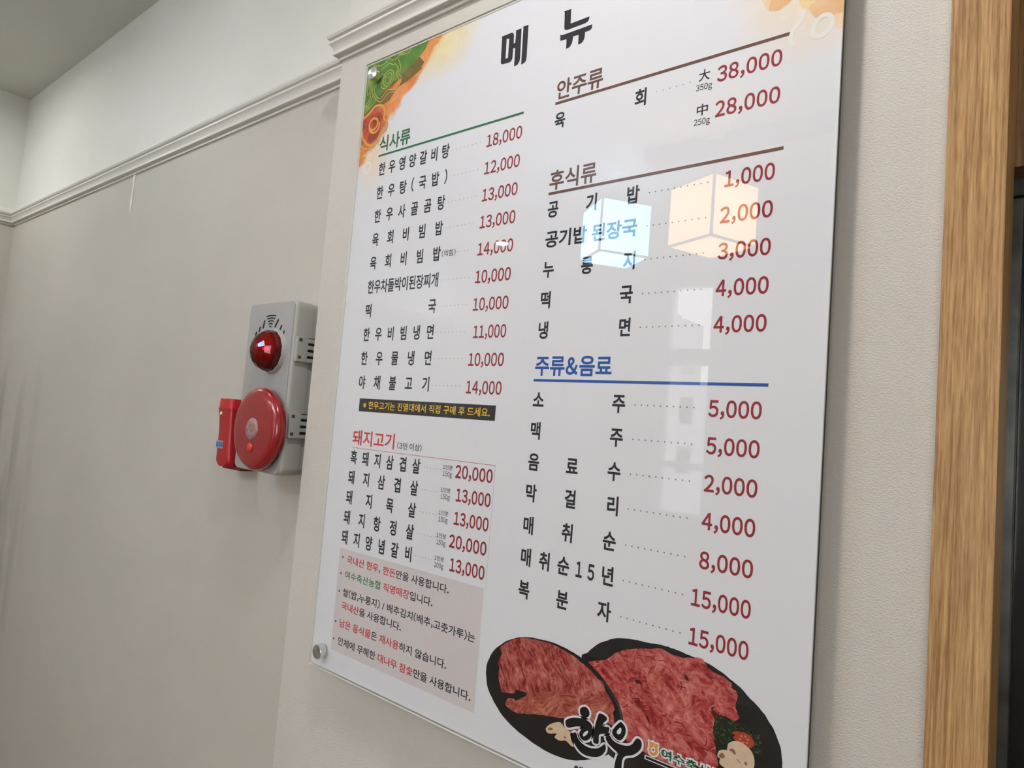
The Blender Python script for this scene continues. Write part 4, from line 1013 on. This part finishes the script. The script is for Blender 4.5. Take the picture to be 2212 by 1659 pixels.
# call point
CX, CZZ = -1.0152, CZ - 0.0345
cp = M().lathe(CX, CZZ, [(0.0005, 0.5822), (0.0200, 0.5823), (0.0500, 0.5830), (0.0590, 0.5842), (0.0650, 0.5870), (0.0675, 0.5910), (0.0680, 0.5950), (0.0665, 0.5985), (0.0610, 0.6000), (0.0600, 0.6065)], 96).build('call_point', M_REDP, al, smooth=50); cp['label'] = 'round glossy red call point'
M().lathe(CX, CZZ - .001, [(0.0003, 0.5800), (0.0030, 0.5795), (0.0036, 0.5806), (0.0110, 0.5795), (0.0165, 0.5802), (0.0182, 0.5815), (0.0187, 0.5830)], 40).build('push_window', mat('clear_button', (176, 138, 136), 0.16, noise=(160, (130, 84, 82), 0.25), coat=0.6), cp, smooth=40)['label'] = 'clear round push window'
M().lathe(CX - .0005, CZZ - .0310, [(0.0003, 0.5795), (0.0060, 0.5800), (0.0078, 0.5816), (0.0080, 0.5830)], 28).build('indicator_lamp', mat('orange_red_lens', (206, 40, 24), 0.25, coat=0.4), cp, smooth=40)['label'] = 'small orange-red lamp'

# ================================================================ RED TORCH IN ITS CLIP
TX, TY = -1.2135, 0.657
to = thing('torch', 'red plastic torch in a wall clip left of the fire alarm box', 'torch', (TX, YW, CZ - 0.115))


def ring(w, d, r, z, dx, n=5):
    L = []
    for cx, cy, a0 in ((w - r, d - r, 0), (-w + r, d - r, 90), (-w + r, -d + r, 180), (w - r, -d + r, 270)):
        for k in range(n + 1):
            a = math.radians(a0 + 90 * k / n)
            L.append((TX + dx + cx + r * math.cos(a), TY + cy + r * math.sin(a), CZ + z))
    return L


M().loft([ring(.0205, .0195, .012, -.1135, .010), ring(.0245, .0205, .010, -.1085, .010), ring(.0255, .0210, .008, -.1030, .009), ring(.0240, .0205, .007, -.0800, .007), ring(.0225, .0195, .007, -.0500, .004), ring(.0232, .0200, .007, -.0250, .002), ring(.0262, .0215, .008, -.0080, .0005), ring(.0265, .0218, .008, -.0060, 0)]).build('body', M_REDT, to, smooth=40)
M().loft([ring(.0250, .0210, .008, -.0061, 0), ring(.0252, .0212, .009, -.0050, 0), ring(.0240, .0212, .010, .0115, .000), ring(.0225, .0200, .010, .0125, .000)]).build('head', mat('red_torch_head', (196, 20, 34), 0.25, coat=0.3), to, smooth=40)
M().lathe(TX - .0085, CZ - .0160, [(0.0003, 0.6345), (0.0030, 0.6347), (0.0034, 0.6362), (0.0034, 0.640)], 20).build('button', mat('cream_button', (236, 226, 200), 0.4), to, smooth=40)
stk = M().box(TX - .0165, TX + .0085, 0.6362, 0.6364, CZ - .0812, CZ - .0668).build('sticker', mat('silver_sticker', (158, 166, 178), 0.3, metal=0.2), to)
sq = M()
for x0, x1, z0, z1 in ((-.0155, -.0105, -.0790, -.0695), (-.0085, -.0060, -.0790, -.0700), (-.0045, -.0010, -.0785, -.0690), (.0005, .0022, -.0790, -.0700), (.0032, .0072, -.0790, -.0690)):
    sq.box(TX + x0, TX + x1, 0.63610, 0.6363, CZ + z0, CZ + z1)
sq.build('sticker_print', mat('sticker_blue', (62, 92, 150), 0.4), stk)
ch = M().box(TX - .012, TX + .055, 0.650, YW, CZ - .1185, CZ - .1105).box(TX - .010, TX + .050, 0.672, YW, CZ - .1185, CZ - .0200)
ch.build('wall_clip', mat('dark_red_plastic', (108, 14, 20), 0.4), to, bevel=0.002)
